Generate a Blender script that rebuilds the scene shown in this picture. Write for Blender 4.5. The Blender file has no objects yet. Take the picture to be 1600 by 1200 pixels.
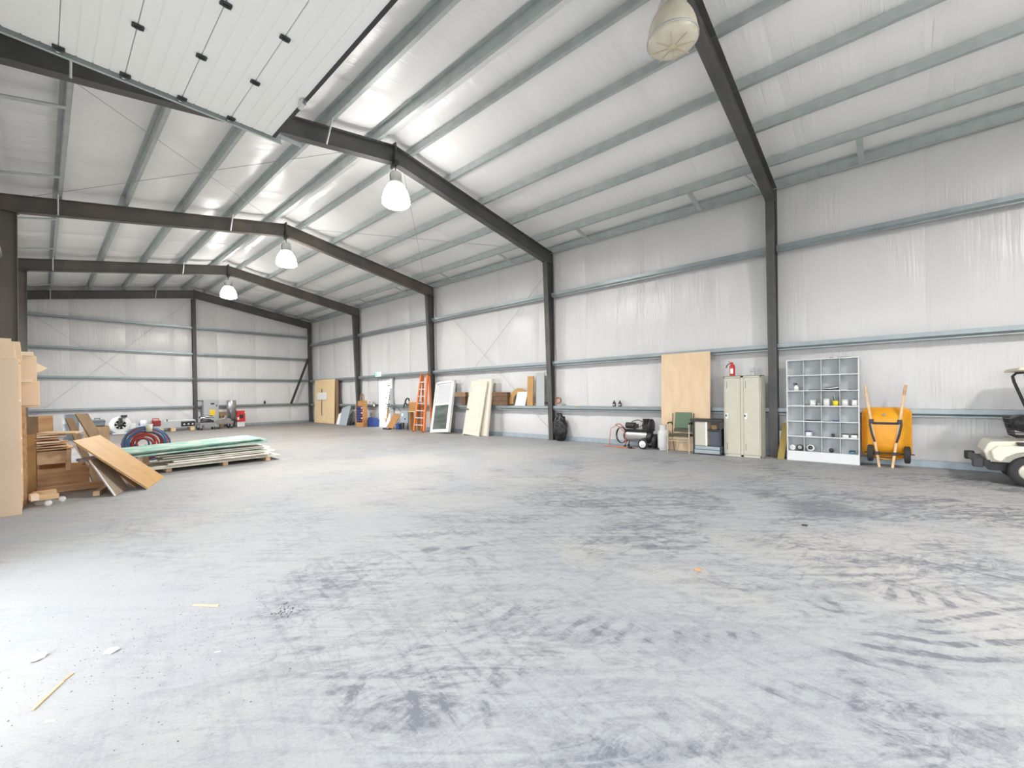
import bpy, bmesh, math, random
from mathutils import Vector, Matrix, Euler
random.seed(7)
SC = bpy.context.scene
COL = SC.collection
PI = math.pi

# ------------------------------------------------------------------ camera, sky, exposure
YAW = math.radians(47.998); ROLL = -.015; PIT = -.0071; FPX = 662.68
_l = Vector((math.cos(YAW), -math.sin(YAW), 0)); _d = Vector((math.sin(YAW), math.cos(YAW), 0)); _z = Vector((0, 0, 1))
_fw = _d * math.cos(PIT) + _z * math.sin(PIT); _zz = _z * math.cos(PIT) - _d * math.sin(PIT)
_rt = _l * math.cos(ROLL) + _zz * math.sin(ROLL); _up = _zz * math.cos(ROLL) - _l * math.sin(ROLL)
cd = bpy.data.cameras.new('camera'); cam = bpy.data.objects.new('camera', cd); COL.objects.link(cam)
cd.sensor_width = 36; cd.sensor_fit = 'HORIZONTAL'; cd.lens = FPX / 1600 * 36
cd.shift_y = 20.63 / 1600; cd.clip_start = .05; cd.clip_end = 300
m = Matrix((_rt, _up, -_fw)).transposed().to_4x4(); m.translation = (0, 0, 1.5); cam.matrix_world = m
SC.camera = cam
w = bpy.data.worlds.new('overcast_sky'); SC.world = w; w.use_nodes = True
bg = w.node_tree.nodes['Background']; bg.inputs[0].default_value = (.93, .96, 1, 1); bg.inputs[1].default_value = 4.4
SC.view_settings.view_transform = 'Standard'; SC.view_settings.look = 'None'
SC.view_settings.exposure = 0.53; SC.view_settings.gamma = 1; SC.view_settings.use_curve_mapping = False
try:
    SC.cycles.max_bounces = 14; SC.cycles.diffuse_bounces = 9; SC.cycles.glossy_bounces = 4
    SC.cycles.sample_clamp_indirect = 10
except Exception: pass
LAMP_GLOW = 24.0; LAMP_W = 270
def portal(name, loc, rot, sx, sy):
    L = bpy.data.lights.new(name, 'AREA'); L.shape = 'RECTANGLE'; L.size = sx; L.size_y = sy
    L.cycles.is_portal = True
    o = bpy.data.objects.new(name, L); o.location = loc; o.rotation_euler = rot; COL.objects.link(o)
D1 = (2.4, 5.9, 3.75)      # left wall openings, overhead doors first, added ones after: y0, y1, height
D2 = (15.2, 20.0, 4.2)
D3 = (17.95, 18.93, 2.26)  # exit door of the right wall
D4 = (-3.7, 1.2, 3.75)  # unseen opening added to brighten the front bay
D5 = (22.2, 24.6, 3.3)  # unseen opening added to brighten the far gable wall
LEFT_OPENINGS = (D1, D2, D4, D5)
D6 = (1.2, 4.6, 3.2)       # unseen front gable opening, added to light faces turned its way: x0, x1, height
XL, XR, RX = -.78, 11.28, 5.33
for nm, (a, b, h) in (('daylight_door', D1), ('daylight_far_door', D2), ('daylight_added_rear', D4), ('daylight_added_end', D5)):  # rear and end openings are added, out of view
    portal(nm, (XL - .12, (a + b) / 2, h / 2), (0, -PI / 2, 0), h, b - a)
portal('daylight_added_front', ((D6[0] + D6[1]) / 2, -4.4 - .12, D6[2] / 2), (-PI / 2, 0, 0), D6[1] - D6[0], D6[2])  # portal of the added front opening
portal('daylight_exit', (XR + .12, (D3[0] + D3[1]) / 2, D3[2] / 2), (0, PI / 2, 0), D3[2], D3[1] - D3[0])

# ------------------------------------------------------------------ materials
def nd(nt, t, **k):
    n = nt.nodes.new(t)
    for a, b in k.items(): setattr(n, a, b)
    return n
def mat(name, c, rough=.6, metal=0, c2=None, nscale=(6, 6, 6), bump=0, bscale=None, emit=None, estr=0, trans=0, world=False, detail=5, lo=.35, hi=.65, spec=None, coat=0, bdist=.01):
    M = bpy.data.materials.new(name); M.use_nodes = True; nt = M.node_tree; B = nt.nodes['Principled BSDF']; L = nt.links.new
    B.inputs['Base Color'].default_value = (*c, 1); B.inputs['Roughness'].default_value = rough; B.inputs['Metallic'].default_value = metal
    if spec is not None: B.inputs['Specular IOR Level'].default_value = spec
    if coat: B.inputs['Coat Weight'].default_value = coat
    if emit: B.inputs['Emission Color'].default_value = (*emit, 1); B.inputs['Emission Strength'].default_value = estr
    if trans: B.inputs['Transmission Weight'].default_value = trans
    if c2 or bump:
        if world: src = nd(nt, 'ShaderNodeNewGeometry').outputs['Position']
        else:
            tc = nd(nt, 'ShaderNodeTexCoord'); oi = nd(nt, 'ShaderNodeObjectInfo'); ad = nd(nt, 'ShaderNodeVectorMath', operation='MULTIPLY_ADD')
            ad.inputs[1].default_value = (1, 1, 1); L(tc.outputs['Object'], ad.inputs[0]); 
            mu = nd(nt, 'ShaderNodeMath', operation='MULTIPLY'); mu.inputs[1].default_value = 37; L(oi.outputs['Random'], mu.inputs[0]); L(mu.outputs[0], ad.inputs[2]); src = ad.outputs[0]
        def noise(sc, dt):
            mp = nd(nt, 'ShaderNodeMapping'); mp.inputs['Scale'].default_value = sc; L(src, mp.inputs[0])
            n = nd(nt, 'ShaderNodeTexNoise'); n.inputs['Scale'].default_value = 1; n.inputs['Detail'].default_value = dt; L(mp.outputs[0], n.inputs['Vector']); return n
        if c2:
            n = noise(nscale, detail); r = nd(nt, 'ShaderNodeMapRange'); r.inputs[1].default_value = lo; r.inputs[2].default_value = hi; L(n.outputs[0], r.inputs[0])
            mx = nd(nt, 'ShaderNodeMix', data_type='RGBA'); mx.inputs[6].default_value = (*c, 1); mx.inputs[7].default_value = (*c2, 1); L(r.outputs[0], mx.inputs[0]); L(mx.outputs[2], B.inputs['Base Color'])
        if bump:
            n = noise(bscale or nscale, 4); bp = nd(nt, 'ShaderNodeBump'); bp.inputs['Strength'].default_value = bump; bp.inputs['Distance'].default_value = bdist
            L(n.outputs[0], bp.inputs['Height']); L(bp.outputs[0], B.inputs['Normal'])
    return M
def vinyl(name, s1, s2, k=1.0):
    """white vinyl facing: fine wrinkles along one direction"""
    M = bpy.data.materials.new(name); M.use_nodes = True; nt = M.node_tree; B = nt.nodes['Principled BSDF']; L = nt.links.new
    B.inputs['Roughness'].default_value = .3; B.inputs['Specular IOR Level'].default_value = .5
    pos = nd(nt, 'ShaderNodeNewGeometry').outputs['Position']; hs = []
    for sc, dt, amp in ((s1, 4, .42), (s2, 2, 1.0)):
        mp = nd(nt, 'ShaderNodeMapping'); mp.inputs['Scale'].default_value = sc; L(pos, mp.inputs[0])
        n = nd(nt, 'ShaderNodeTexNoise'); n.inputs['Scale'].default_value = 1; n.inputs['Detail'].default_value = dt; n.inputs['Distortion'].default_value = .3; L(mp.outputs[0], n.inputs['Vector'])
        # patches where the facing is pulled smooth
        q = nd(nt, 'ShaderNodeTexNoise'); q.inputs['Scale'].default_value = .7; L(pos, q.inputs['Vector'])
        r = nd(nt, 'ShaderNodeMapRange'); r.inputs[1].default_value = .35; r.inputs[2].default_value = .7; r.inputs[3].default_value = .25 * amp; r.inputs[4].default_value = amp; L(q.outputs[0], r.inputs[0])
        mu = nd(nt, 'ShaderNodeMath', operation='MULTIPLY'); L(n.outputs[0], mu.inputs[0]); L(r.outputs[0], mu.inputs[1]); hs.append(mu)
    ad = nd(nt, 'ShaderNodeMath', operation='ADD'); L(hs[0].outputs[0], ad.inputs[0]); L(hs[1].outputs[0], ad.inputs[1])
    bp = nd(nt, 'ShaderNodeBump'); bp.inputs['Strength'].default_value = .9; bp.inputs['Distance'].default_value = .05; L(ad.outputs[0], bp.inputs['Height']); L(bp.outputs[0], B.inputs['Normal'])
    c = nd(nt, 'ShaderNodeTexNoise'); c.inputs['Scale'].default_value = .6; c.inputs['Detail'].default_value = 3; L(pos, c.inputs['Vector'])
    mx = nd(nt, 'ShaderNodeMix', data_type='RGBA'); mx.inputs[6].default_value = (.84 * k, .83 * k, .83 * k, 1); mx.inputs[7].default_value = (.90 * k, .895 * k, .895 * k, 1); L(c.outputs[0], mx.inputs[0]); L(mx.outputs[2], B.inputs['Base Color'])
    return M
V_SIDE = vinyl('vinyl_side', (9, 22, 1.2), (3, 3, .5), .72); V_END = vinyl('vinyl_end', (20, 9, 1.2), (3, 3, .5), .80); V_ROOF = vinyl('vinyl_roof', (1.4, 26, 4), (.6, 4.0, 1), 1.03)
STEEL = mat('primer_steel', (.082, .083, .08), .55, .15, (.125, .122, .115), (1.5, 1.5, 1.5), lo=.4, hi=.75)
RUST = mat('rusty_primer_steel', (.115, .11, .10), .6, .15, (.19, .148, .115), (2.2, 2.2, 1.1), lo=.4, hi=.8)
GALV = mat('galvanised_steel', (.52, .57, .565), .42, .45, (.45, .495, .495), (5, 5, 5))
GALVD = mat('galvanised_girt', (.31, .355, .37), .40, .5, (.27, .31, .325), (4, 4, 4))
LIGHTM = mat('zinc_strap', (.6, .61, .6), .4, .4)
BLUEG = mat('blue_grey_sill', (.40, .47, .52), .5, .3, (.33, .39, .43))
WHITE = mat('white_paint', (.78, .78, .76), .45)
PANELW = mat('white_door_panel', (.86, .86, .84), .4)
BLACK = mat('black_plastic', (.018, .018, .019), .45)
RUBBER = mat('rubber', (.03, .03, .031), .75)
DARKM = mat('dark_metal', (.05, .052, .055), .45, .5)
CHROME = mat('bright_steel', (.62, .63, .64), .25, .9)
STAIN = mat('stainless', (.5, .5, .5), .3, .85, (.36, .36, .37), (3, 3, 20))
GREYP = mat('grey_paint', (.40, .42, .43), .5)
GREYB = mat('blue_grey_paint', (.33, .38, .42), .5)
CREAM = mat('cream_laminate', (.88, .69, .49), .45, 0, (.84, .65, .45), (2, 2, 1))
CREAM2 = mat('pale_wood_edge', (.90, .76, .57), .5)
MDF = mat('golden_board', (.47, .27, .085), .5, 0, (.42, .23, .07), (5, 5, 5))
TAN = mat('tan_wood', (.66, .42, .22), .6, 0, (.50, .29, .14), (2, 14, 14), bump=.1)
PINE = mat('pine', (.76, .55, .34), .6, 0, (.63, .42, .23), (2, 12, 12))
PLY = mat('plywood', (.74, .56, .38), .6, 0, (.68, .49, .31), (9, 7, 2.2), detail=8)
OSB = mat('strand_board', (.88, .69, .42), .6, 0, (.72, .52, .27), (22, 26, 9), detail=3)
BROWN = mat('dark_brown_board', (.28, .18, .095), .55, 0, (.21, .13, .065), (8, 8, 2))
BROWNW = mat('old_brown_wood', (.16, .085, .04), .6, 0, (.10, .055, .03), (3, 12, 3))
GBOARD = mat('grey_brown_board', (.34, .27, .205), .6, 0, (.27, .21, .16))
GREEN = mat('peeling_green_paint', (.22, .43, .36), .6, 0, (.62, .66, .55), (3, 3, 3), detail=8, lo=.45, hi=.7)
PALEB = mat('weathered_white_board', (.88, .85, .80), .65, 0, (.66, .59, .52), (2, 12, 12), detail=7)
PALEG = mat('pale_green_board', (.70, .66, .54), .65, 0, (.45, .54, .45), (3, 8, 8), detail=7)
CARDB = mat('cardboard', (.36, .23, .12), .7)
LOCK = mat('khaki_enamel', (.55, .53, .44), .4, 0, (.52, .50, .41))
SHELFM = mat('grey_shelf_paint', (.47, .50, .51), .5)
SHELFW = mat('shelf_white_edge', (.72, .73, .74), .5)
YEL = mat('barrow_orange', (.80, .36, .015), .38, 0, (.72, .30, .012), (4, 4, 4))
YELB = mat('yellow_plastic', (.85, .66, .02), .4)
ORANGE = mat('ladder_orange', (.76, .20, .05), .45)
ALU = mat('aluminium', (.72, .72, .71), .35, .6)
RED = mat('red_paint', (.55, .03, .03), .4)
REDH = mat('red_hose', (.50, .07, .05), .5)
REDTUBE = mat('faded_red_tube', (.55, .16, .10), .5)
BLUEH = mat('blue_hose', (.06, .13, .25), .5)
BLUE = mat('blue_plastic', (.02, .055, .21), .45)
ORBR = mat('orange_brown_wood', (.46, .24, .085), .6, 0, (.35, .17, .055), (3, 12, 12))
TEAL = mat('teal_can', (.08, .20, .26), .45)
GREENV = mat('green_vinyl', (.10, .17, .10), .35)
OLIVE = mat('olive_vinyl', (.06, .065, .04), .4)
CHAIRM = mat('beige_metal', (.60, .52, .38), .4, .2)
DOORW = mat('ivory_door_paint', (.72, .67, .57), .5, 0, (.68, .63, .53))
GLASSD = mat('dark_green_glass', (.085, .105, .095), .08, 0, (.15, .18, .16), (1.5, 1.5, 6), spec=.6)
GLASSL = mat('pale_glass', (.58, .60, .62), .1, 0)
BAG = mat('black_bag', (.012, .012, .013), .22, bump=.7, bscale=(22, 22, 22), bdist=.03)
CARTW = mat('cart_ivory', (.70, .67, .56), .3, coat=.3)
PROP = mat('propane_white', (.68, .68, .66), .4, 0, (.6, .6, .58))
PAPER = mat('paper', (.8, .8, .78), .7)
LABELY = mat('label_yellow', (.8, .55, .04), .5)
SIGNG = mat('sign_green', (.02, .42, .26), .4, emit=(.05, .75, .5), estr=.35)
SIGNW = mat('sign_white', (.8, .85, .82), .4, emit=(.8, 1, .92), estr=.5)
LAMPW = mat('lamp_glass_lit', (.9, .9, .88), .25, emit=(1, .97, .92), estr=LAMP_GLOW)
LAMPC = mat('lamp_glass_off', (.60, .55, .42), .25, 0, (.70, .66, .55))
LAMPM = mat('lamp_housing', (.62, .62, .6), .4, .4)
GRAVEL = mat('outside_gravel', (.42, .41, .38), .9, 0, (.32, .32, .29), (3, 3, 3), world=True)
LEAF = mat('leaf', (.035, .045, .018), .6, 0, (.07, .08, .03), (9, 9, 9))
OUTW = mat('outer_sheet', (.6, .61, .6), .5, .2)
GRIT = mat('dark_grit', (.06, .055, .05), .8)

def floor_mat():
    M = bpy.data.materials.new('dusty_concrete'); M.use_nodes = True; nt = M.node_tree; B = nt.nodes['Principled BSDF']; L = nt.links.new
    pos = nd(nt, 'ShaderNodeNewGeometry').outputs['Position']
    def val(a, op, b=None, c=None):
        n = nd(nt, 'ShaderNodeMath', operation=op)
        for i, x in enumerate((a, b, c)):
            if x is None: continue
            if isinstance(x, (int, float)): n.inputs[i].default_value = x
            else: L(x, n.inputs[i])
        return n.outputs[0]
    def noise(sc, dt, rot=0, dist=0, rough=.55):
        mp = nd(nt, 'ShaderNodeMapping'); mp.inputs['Scale'].default_value = sc
        mr = nd(nt, 'ShaderNodeMapping'); mr.inputs['Rotation'].default_value = (0, 0, rot); L(pos, mr.inputs[0]); L(mr.outputs[0], mp.inputs[0])
        n = nd(nt, 'ShaderNodeTexNoise'); n.inputs['Scale'].default_value = 1; n.inputs['Detail'].default_value = dt; n.inputs['Distortion'].default_value = dist; n.inputs['Roughness'].default_value = rough
        L(mp.outputs[0], n.inputs['Vector']); return n.outputs[0]
    def rng(x, a, b, c=0, d=1):
        r = nd(nt, 'ShaderNodeMapRange'); r.interpolation_type = 'SMOOTHSTEP'; L(x, r.inputs[0])
        for i, y in enumerate((a, b, c, d)): r.inputs[i + 1].default_value = y
        return r.outputs[0]
    sep = nd(nt, 'ShaderNodeSeparateXYZ'); L(pos, sep.inputs[0]); X, Y = sep.outputs[0], sep.outputs[1]
    def dist(cx, cy):
        return val(val(val(X, 'SUBTRACT', cx), 'POWER', 2), 'ADD', val(val(Y, 'SUBTRACT', cy), 'POWER', 2))
    big = rng(noise((.35, .35, 1), 6, 0, 1.2), .38, .66)
    streak = rng(noise((.8, 4.2, 1), 9, .85, 2.2, .70), .43, .62)
    streak2 = rng(noise((1.3, 7.5, 1), 9, 1.75, 1.8, .70), .45, .64)
    smudge = rng(noise((2.6, 5.5, 1), 9, .45, 2.6, .70), .46, .62)
    patch = rng(noise((.55, .55, 1), 4, .6, .8), .42, .60)
    fine = noise((14, 14, 1), 10, 0, 0, .8)
    grain = noise((70, 70, 1), 4, 0, 0, .8)
    cloud = rng(noise((.28, .5, 1), 5, .8, 1.0), .35, .65)
    scr = rng(noise((3.0, 40, 1), 4, .8, .6), .60, .72)
    near = rng(dist(6.0, -.8), 4, 60, 1.12, .34)
    dark = val(val(val(streak, 'MULTIPLY', .52), 'ADD', val(streak2, 'MULTIPLY', .36)), 'ADD', val(smudge, 'MULTIPLY', .44))
    dark = val(dark, 'MULTIPLY', val(val(patch, 'MULTIPLY', .7), 'ADD', .40))
    dark = val(dark, 'MULTIPLY', near)
    dark = val(dark, 'SUBTRACT', val(scr, 'MULTIPLY', .12))
    pat = rng(noise((2.2, 2.2, 1), 6, .4, 1.0), .42, .58)
    def ring(cx, cy, r0, r1, ang0, ang1, k, kind, freq, skew, wobk):
        d = val(dist(cx, cy), 'SQRT'); wob = noise((1.6, 1.6, 1), 4, 0, .5)
        a = val(val(Y, 'SUBTRACT', cy), 'ARCTAN2', val(X, 'SUBTRACT', cx))
        if kind == 'arc': ph = val(val(d, 'MULTIPLY', freq), 'ADD', val(a, 'MULTIPLY', skew))
        else: ph = val(val(a, 'MULTIPLY', freq), 'ADD', val(d, 'MULTIPLY', skew))
        s = val(val(ph, 'ADD', val(wob, 'MULTIPLY', wobk)), 'SINE'); w_ = min(.25, (r1 - r0) * .35)
        band = val(rng(d, r0, r0 + w_), 'MULTIPLY', rng(d, r1 - w_, r1, 1, 0))
        am = val(rng(a, ang0, ang0 + .3), 'MULTIPLY', rng(a, ang1 - .3, ang1, 1, 0))
        return val(val(val(rng(s, .05, .8), 'MULTIPLY', band), 'MULTIPLY', val(am, 'MULTIPLY', pat)), 'MULTIPLY', k)
    marks = ring(5.0, .7, 1.25, 2.15, -3.1, -1.8, 1.25, 'arc', 46, 3, 9)
    for q in ((5.0, .3, .75, 1.1, -3.1, -1.3, .9, 'tread', 34, 9, 5), (4.6, 2.8, 2.45, 2.85, -3.1, -1.7, .8, 'tread', 105, 16, 8), (4.3, 3.3, 3.3, 3.6, -3.1, -1.7, .7, 'tread', 130, -20, 8),
              (.5, -.2, 1.9, 2.2, -.1, 1.3, .28, 'tread', 120, 16, 8), (3.2, 5.6, 2.6, 3.0, -2.4, -.5, .3, 'tread', 90, 10, 6)):
        marks = val(marks, 'ADD', ring(*q))
    marks = val(marks, 'MULTIPLY', val(val(streak2, 'MULTIPLY', .7), 'ADD', .40))
    stain = val(rng(val(dist(6.55, .68), 'ADD', val(fine, 'MULTIPLY', .25)), .1, .42, .65, 0), 'ADD', rng(val(dist(2.5, 3.36), 'ADD', val(fine, 'MULTIPLY', .02)), .01, .022, .6, 0))
    tot = val(val(val(dark, 'ADD', marks), 'ADD', stain), 'MAXIMUM', -.12)
    tot = val(tot, 'MULTIPLY', val(rng(fine, .34, .62, .5, 1.25), 'MULTIPLY', rng(cloud, 0, 1, .75, 1.2))); tot = val(tot, 'ADD', rng(grain, .3, .7, -.10, .14)); tot = val(tot, 'MINIMUM', .85)
    mx = nd(nt, 'ShaderNodeMix', data_type='RGBA'); mx.inputs[6].default_value = (.345, .36, .375, 1); mx.inputs[7].default_value = (.405, .40, .385, 1); L(big, mx.inputs[0])
    m2 = nd(nt, 'ShaderNodeMix', data_type='RGBA'); L(tot, m2.inputs[0]); L(mx.outputs[2], m2.inputs[6]); m2.inputs[7].default_value = (.115, .125, .15, 1)
    m3 = nd(nt, 'ShaderNodeMix', data_type='RGBA'); m3.inputs[0].default_value = .5; L(m2.outputs[2], m3.inputs[6])
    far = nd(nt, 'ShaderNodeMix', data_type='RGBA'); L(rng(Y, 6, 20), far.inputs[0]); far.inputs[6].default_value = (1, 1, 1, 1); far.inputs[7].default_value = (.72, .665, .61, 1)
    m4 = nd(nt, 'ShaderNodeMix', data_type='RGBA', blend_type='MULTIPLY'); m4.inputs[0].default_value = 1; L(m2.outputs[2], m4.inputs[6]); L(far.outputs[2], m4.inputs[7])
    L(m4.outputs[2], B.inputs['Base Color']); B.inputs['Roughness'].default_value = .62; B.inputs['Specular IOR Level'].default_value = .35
    bp = nd(nt, 'ShaderNodeBump'); bp.inputs['Strength'].default_value = .12; bp.inputs['Distance'].default_value = .01; L(fine, bp.inputs['Height']); L(bp.outputs[0], B.inputs['Normal'])
    return M
FLOOR = floor_mat()

# ------------------------------------------------------------------ mesh helpers
class MB:
    def __init__(s): s.v = []; s.f = []; s.sm = []
    def add(s, vs, fs, smooth=False):
        b = len(s.v); s.v += [Vector(p) for p in vs]; s.f += [[b + i for i in f] for f in fs]; s.sm += [smooth] * len(fs); return s
    def hexa(s, vs): return s.add(vs, [(0, 3, 2, 1), (4, 5, 6, 7), (0, 1, 5, 4), (1, 2, 6, 5), (2, 3, 7, 6), (3, 0, 4, 7)])
    def box(s, x0, x1, y0, y1, z0, z1, M=None):
        vs = [Vector(p) for p in ((x0, y0, z0), (x1, y0, z0), (x1, y1, z0), (x0, y1, z0), (x0, y0, z1), (x1, y0, z1), (x1, y1, z1), (x0, y1, z1))]
        if M is not None: vs = [M @ p for p in vs]
        return s.hexa(vs)
    def cbox(s, c, d, rot=(0, 0, 0)):
        M = Matrix.Translation(c) @ Euler(rot).to_matrix().to_4x4(); a, b, e = d[0] / 2, d[1] / 2, d[2] / 2
        return s.box(-a, a, -b, b, -e, e, M)
    def slab(s, p0, pu, pv, t):
        p0, pu, pv = Vector(p0), Vector(pu), Vector(pv); a, b = pu - p0, pv - p0; n = a.cross(b).normalized() * t
        vs = [p0, p0 + a, p0 + a + b, p0 + b, p0 + n, p0 + a + n, p0 + a + b + n, p0 + b + n]
        if t < 0: vs = vs[4:] + vs[:4]
        return s.hexa(vs)
    def prism(s, poly, off):
        """closed polygon of 3D points swept by the vector off"""
        off = Vector(off); n = len(poly); a = [Vector(p) for p in poly]; b = [p + off for p in a]
        return s.add(a + b, [list(range(n))[::-1], list(range(n, 2 * n))] + [(i, (i + 1) % n, n + (i + 1) % n, n + i) for i in range(n)])
    def sweep(s, prof, A, Bp, ax, ay):
        """open profile [(a,b)] in axes ax,ay swept from A to Bp, as a thin double strip"""
        return s
    def tube(s, pts, r, n=8, closed=False, cap=True):
        pts = [Vector(p) for p in pts]; N = len(pts); rings = []; ref = None
        for i, p in enumerate(pts):
            if closed: t = pts[(i + 1) % N] - pts[i - 1]
            else: t = pts[min(i + 1, N - 1)] - pts[max(i - 1, 0)]
            t.normalize()
            if ref is None: ref = t.orthogonal().normalized()
            ref = (ref - t * ref.dot(t)); ref = ref.normalized() if ref.length > 1e-6 else t.orthogonal().normalized()
            q = t.cross(ref); rr = r[i] if isinstance(r, (list, tuple)) else r
            rings.append([p + (ref * math.cos(2 * PI * k / n) + q * math.sin(2 * PI * k / n)) * rr for k in range(n)])
        vs = [p for R in rings for p in R]; fs = []
        for i in range(N if closed else N - 1):
            j = (i + 1) % N
            for k in range(n): fs.append((i * n + k, i * n + (k + 1) % n, j * n + (k + 1) % n, j * n + k))
        s.add(vs, fs, True)
        if cap and not closed: s.add(rings[0][::-1], [list(range(n))]); s.add(rings[-1], [list(range(n))])
        return s
    def lathe(s, prof, n=20, M=None, smooth=True):
        vs = []; fs = []
        for r, z in prof:
            for k in range(n):
                p = Vector((max(r, 1e-4) * math.cos(2 * PI * k / n), max(r, 1e-4) * math.sin(2 * PI * k / n), z)); vs.append(M @ p if M is not None else p)
        for i in range(len(prof) - 1):
            for k in range(n): fs.append((i * n + k, i * n + (k + 1) % n, (i + 1) * n + (k + 1) % n, (i + 1) * n + k))
        return s.add(vs, fs, smooth)
    def build(s, name, m, parent=None, bevel=0, loc=None):
        me = bpy.data.meshes.new(name); o3 = Vector(loc) if loc is not None else Vector((0, 0, 0))
        me.from_pydata([p - o3 for p in s.v], [], s.f); me.materials.append(m)
        me.polygons.foreach_set('use_smooth', s.sm); me.update()
        if bevel:
            bm = bmesh.new(); bm.from_mesh(me); bmesh.ops.remove_doubles(bm, verts=bm.verts, dist=1e-5)
            es = [e for e in bm.edges if len(e.link_faces) == 2 and e.calc_face_angle(0) > .6]
            bmesh.ops.bevel(bm, geom=es, offset=bevel, segments=1, affect='EDGES', clamp_overlap=True); bm.to_mesh(me); bm.free()
        o = bpy.data.objects.new(name, me); COL.objects.link(o)
        if parent is not None: o.parent = parent
        o.location = o3
        return o
def tag(o, label=None, cat=None, group=None, kind=None):
    for k, v in (('label', label), ('category', cat), ('group', group), ('kind', kind)):
        if v: o[k] = v
    return o
def thing(name, loc, rz=0, label=None, cat=None, group=None, kind=None, rot=None):
    o = bpy.data.objects.new(name, None); COL.objects.link(o); o.location = loc; o.rotation_euler = rot or (0, 0, rz); o.empty_display_size = .1
    return tag(o, label, cat, group, kind)
def RX_(a): return Matrix.Rotation(a, 4, 'X')
def RY_(a): return Matrix.Rotation(a, 4, 'Y')
def RZ_(a): return Matrix.Rotation(a, 4, 'Z')
def TR(*p): return Matrix.Translation(p)
def board(name, m, p0, pu, pv, t, label, cat, group=None, bevel=.002):
    c = Vector(p0); b = MB().slab(p0, pu, pv, t)
    zmin = min(b.v, key=lambda p: p.z)
    return tag(b.build(name, m, None, bevel, loc=zmin), label, cat, group)

# ------------------------------------------------------------------ room shell
Y0, Y1 = -4.4, 26.9
def roofz(x): return 7.27 - .172 * abs(x - RX)
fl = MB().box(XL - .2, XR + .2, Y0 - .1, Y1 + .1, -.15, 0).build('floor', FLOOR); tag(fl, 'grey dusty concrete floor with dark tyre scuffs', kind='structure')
def shell(name, plane, x0, x1, rects):
    b = MB()
    for a, c, z0, z1 in rects: b.box(x0, x1, a, c, z0, z1)
    o = b.build(name, OUTW); o['kind'] = 'structure'; return o
zr = roofz(XR) + .1
wr = shell('wall_right', 0, XR + .06, XR + .16, [(Y0, D3[0], 0, zr), (D3[0], D3[1], D3[2], zr), (D3[1], Y1 + .1, 0, zr)]); wr['label'] = 'right long wall lined with white vinyl insulation'
zl = roofz(XL) + .1
wl = shell('wall_left', 0, XL - .16, XL - .06, [(Y0, D4[0], 0, zl), (D4[0], D4[1], D4[2], zl), (D4[1], D1[0], 0, zl), (D1[0], D1[1], D1[2], zl), (D1[1], D2[0], 0, zl), (D2[0], D2[1], D2[2], zl), (D2[1], D5[0], 0, zl), (D5[0], D5[1], D5[2], zl), (D5[1], Y1 + .1, 0, zl)])
wl['label'] = 'left long wall with open overhead doorways and added unseen openings'
def gable(name, y0, y1, lab):
    b = MB().prism([(XL - .16, y0, 0), (XR + .16, y0, 0), (XR + .16, y0, roofz(XR + .16) + .1), (RX, y0, roofz(RX) + .1), (XL - .16, y0, roofz(XL - .16) + .1)], (0, y1 - y0, 0))
    o = b.build(name, OUTW); o['kind'] = 'structure'; o['label'] = lab; return o
wb = gable('wall_back', Y1 + .06, Y1 + .16, 'far gable wall lined with white insulation'); 
b = MB()
for xa, xb, z0 in ((XL - .16, D6[0], 0), (D6[0], D6[1], D6[2]), (D6[1], RX, 0), (RX, XR + .16, 0)):
    b.prism([(xa, Y0 - .16, z0), (xb, Y0 - .16, z0), (xb, Y0 - .16, roofz(xb) + .1), (xa, Y0 - .16, roofz(xa) + .1)], (0, .1, 0))
wf = b.build('wall_front', OUTW); wf['kind'] = 'structure'; wf['label'] = 'gable wall behind the camera with an opening added for light'
ce = MB()
for sx in (1, -1):
    xe = XR + .2 if sx > 0 else XL - .2
    ce.prism([(RX, Y0 - .2, roofz(RX) + .06), (xe, Y0 - .2, roofz(xe) + .06), (xe, Y0 - .2, roofz(xe) + .16), (RX, Y0 - .2, roofz(RX) + .16)], (0, Y1 - Y0 + .4, 0))
ce = ce.build('ceiling', OUTW); ce['kind'] = 'structure'; ce['label'] = 'low pitched roof lined with white insulation over galvanised purlins'

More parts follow.
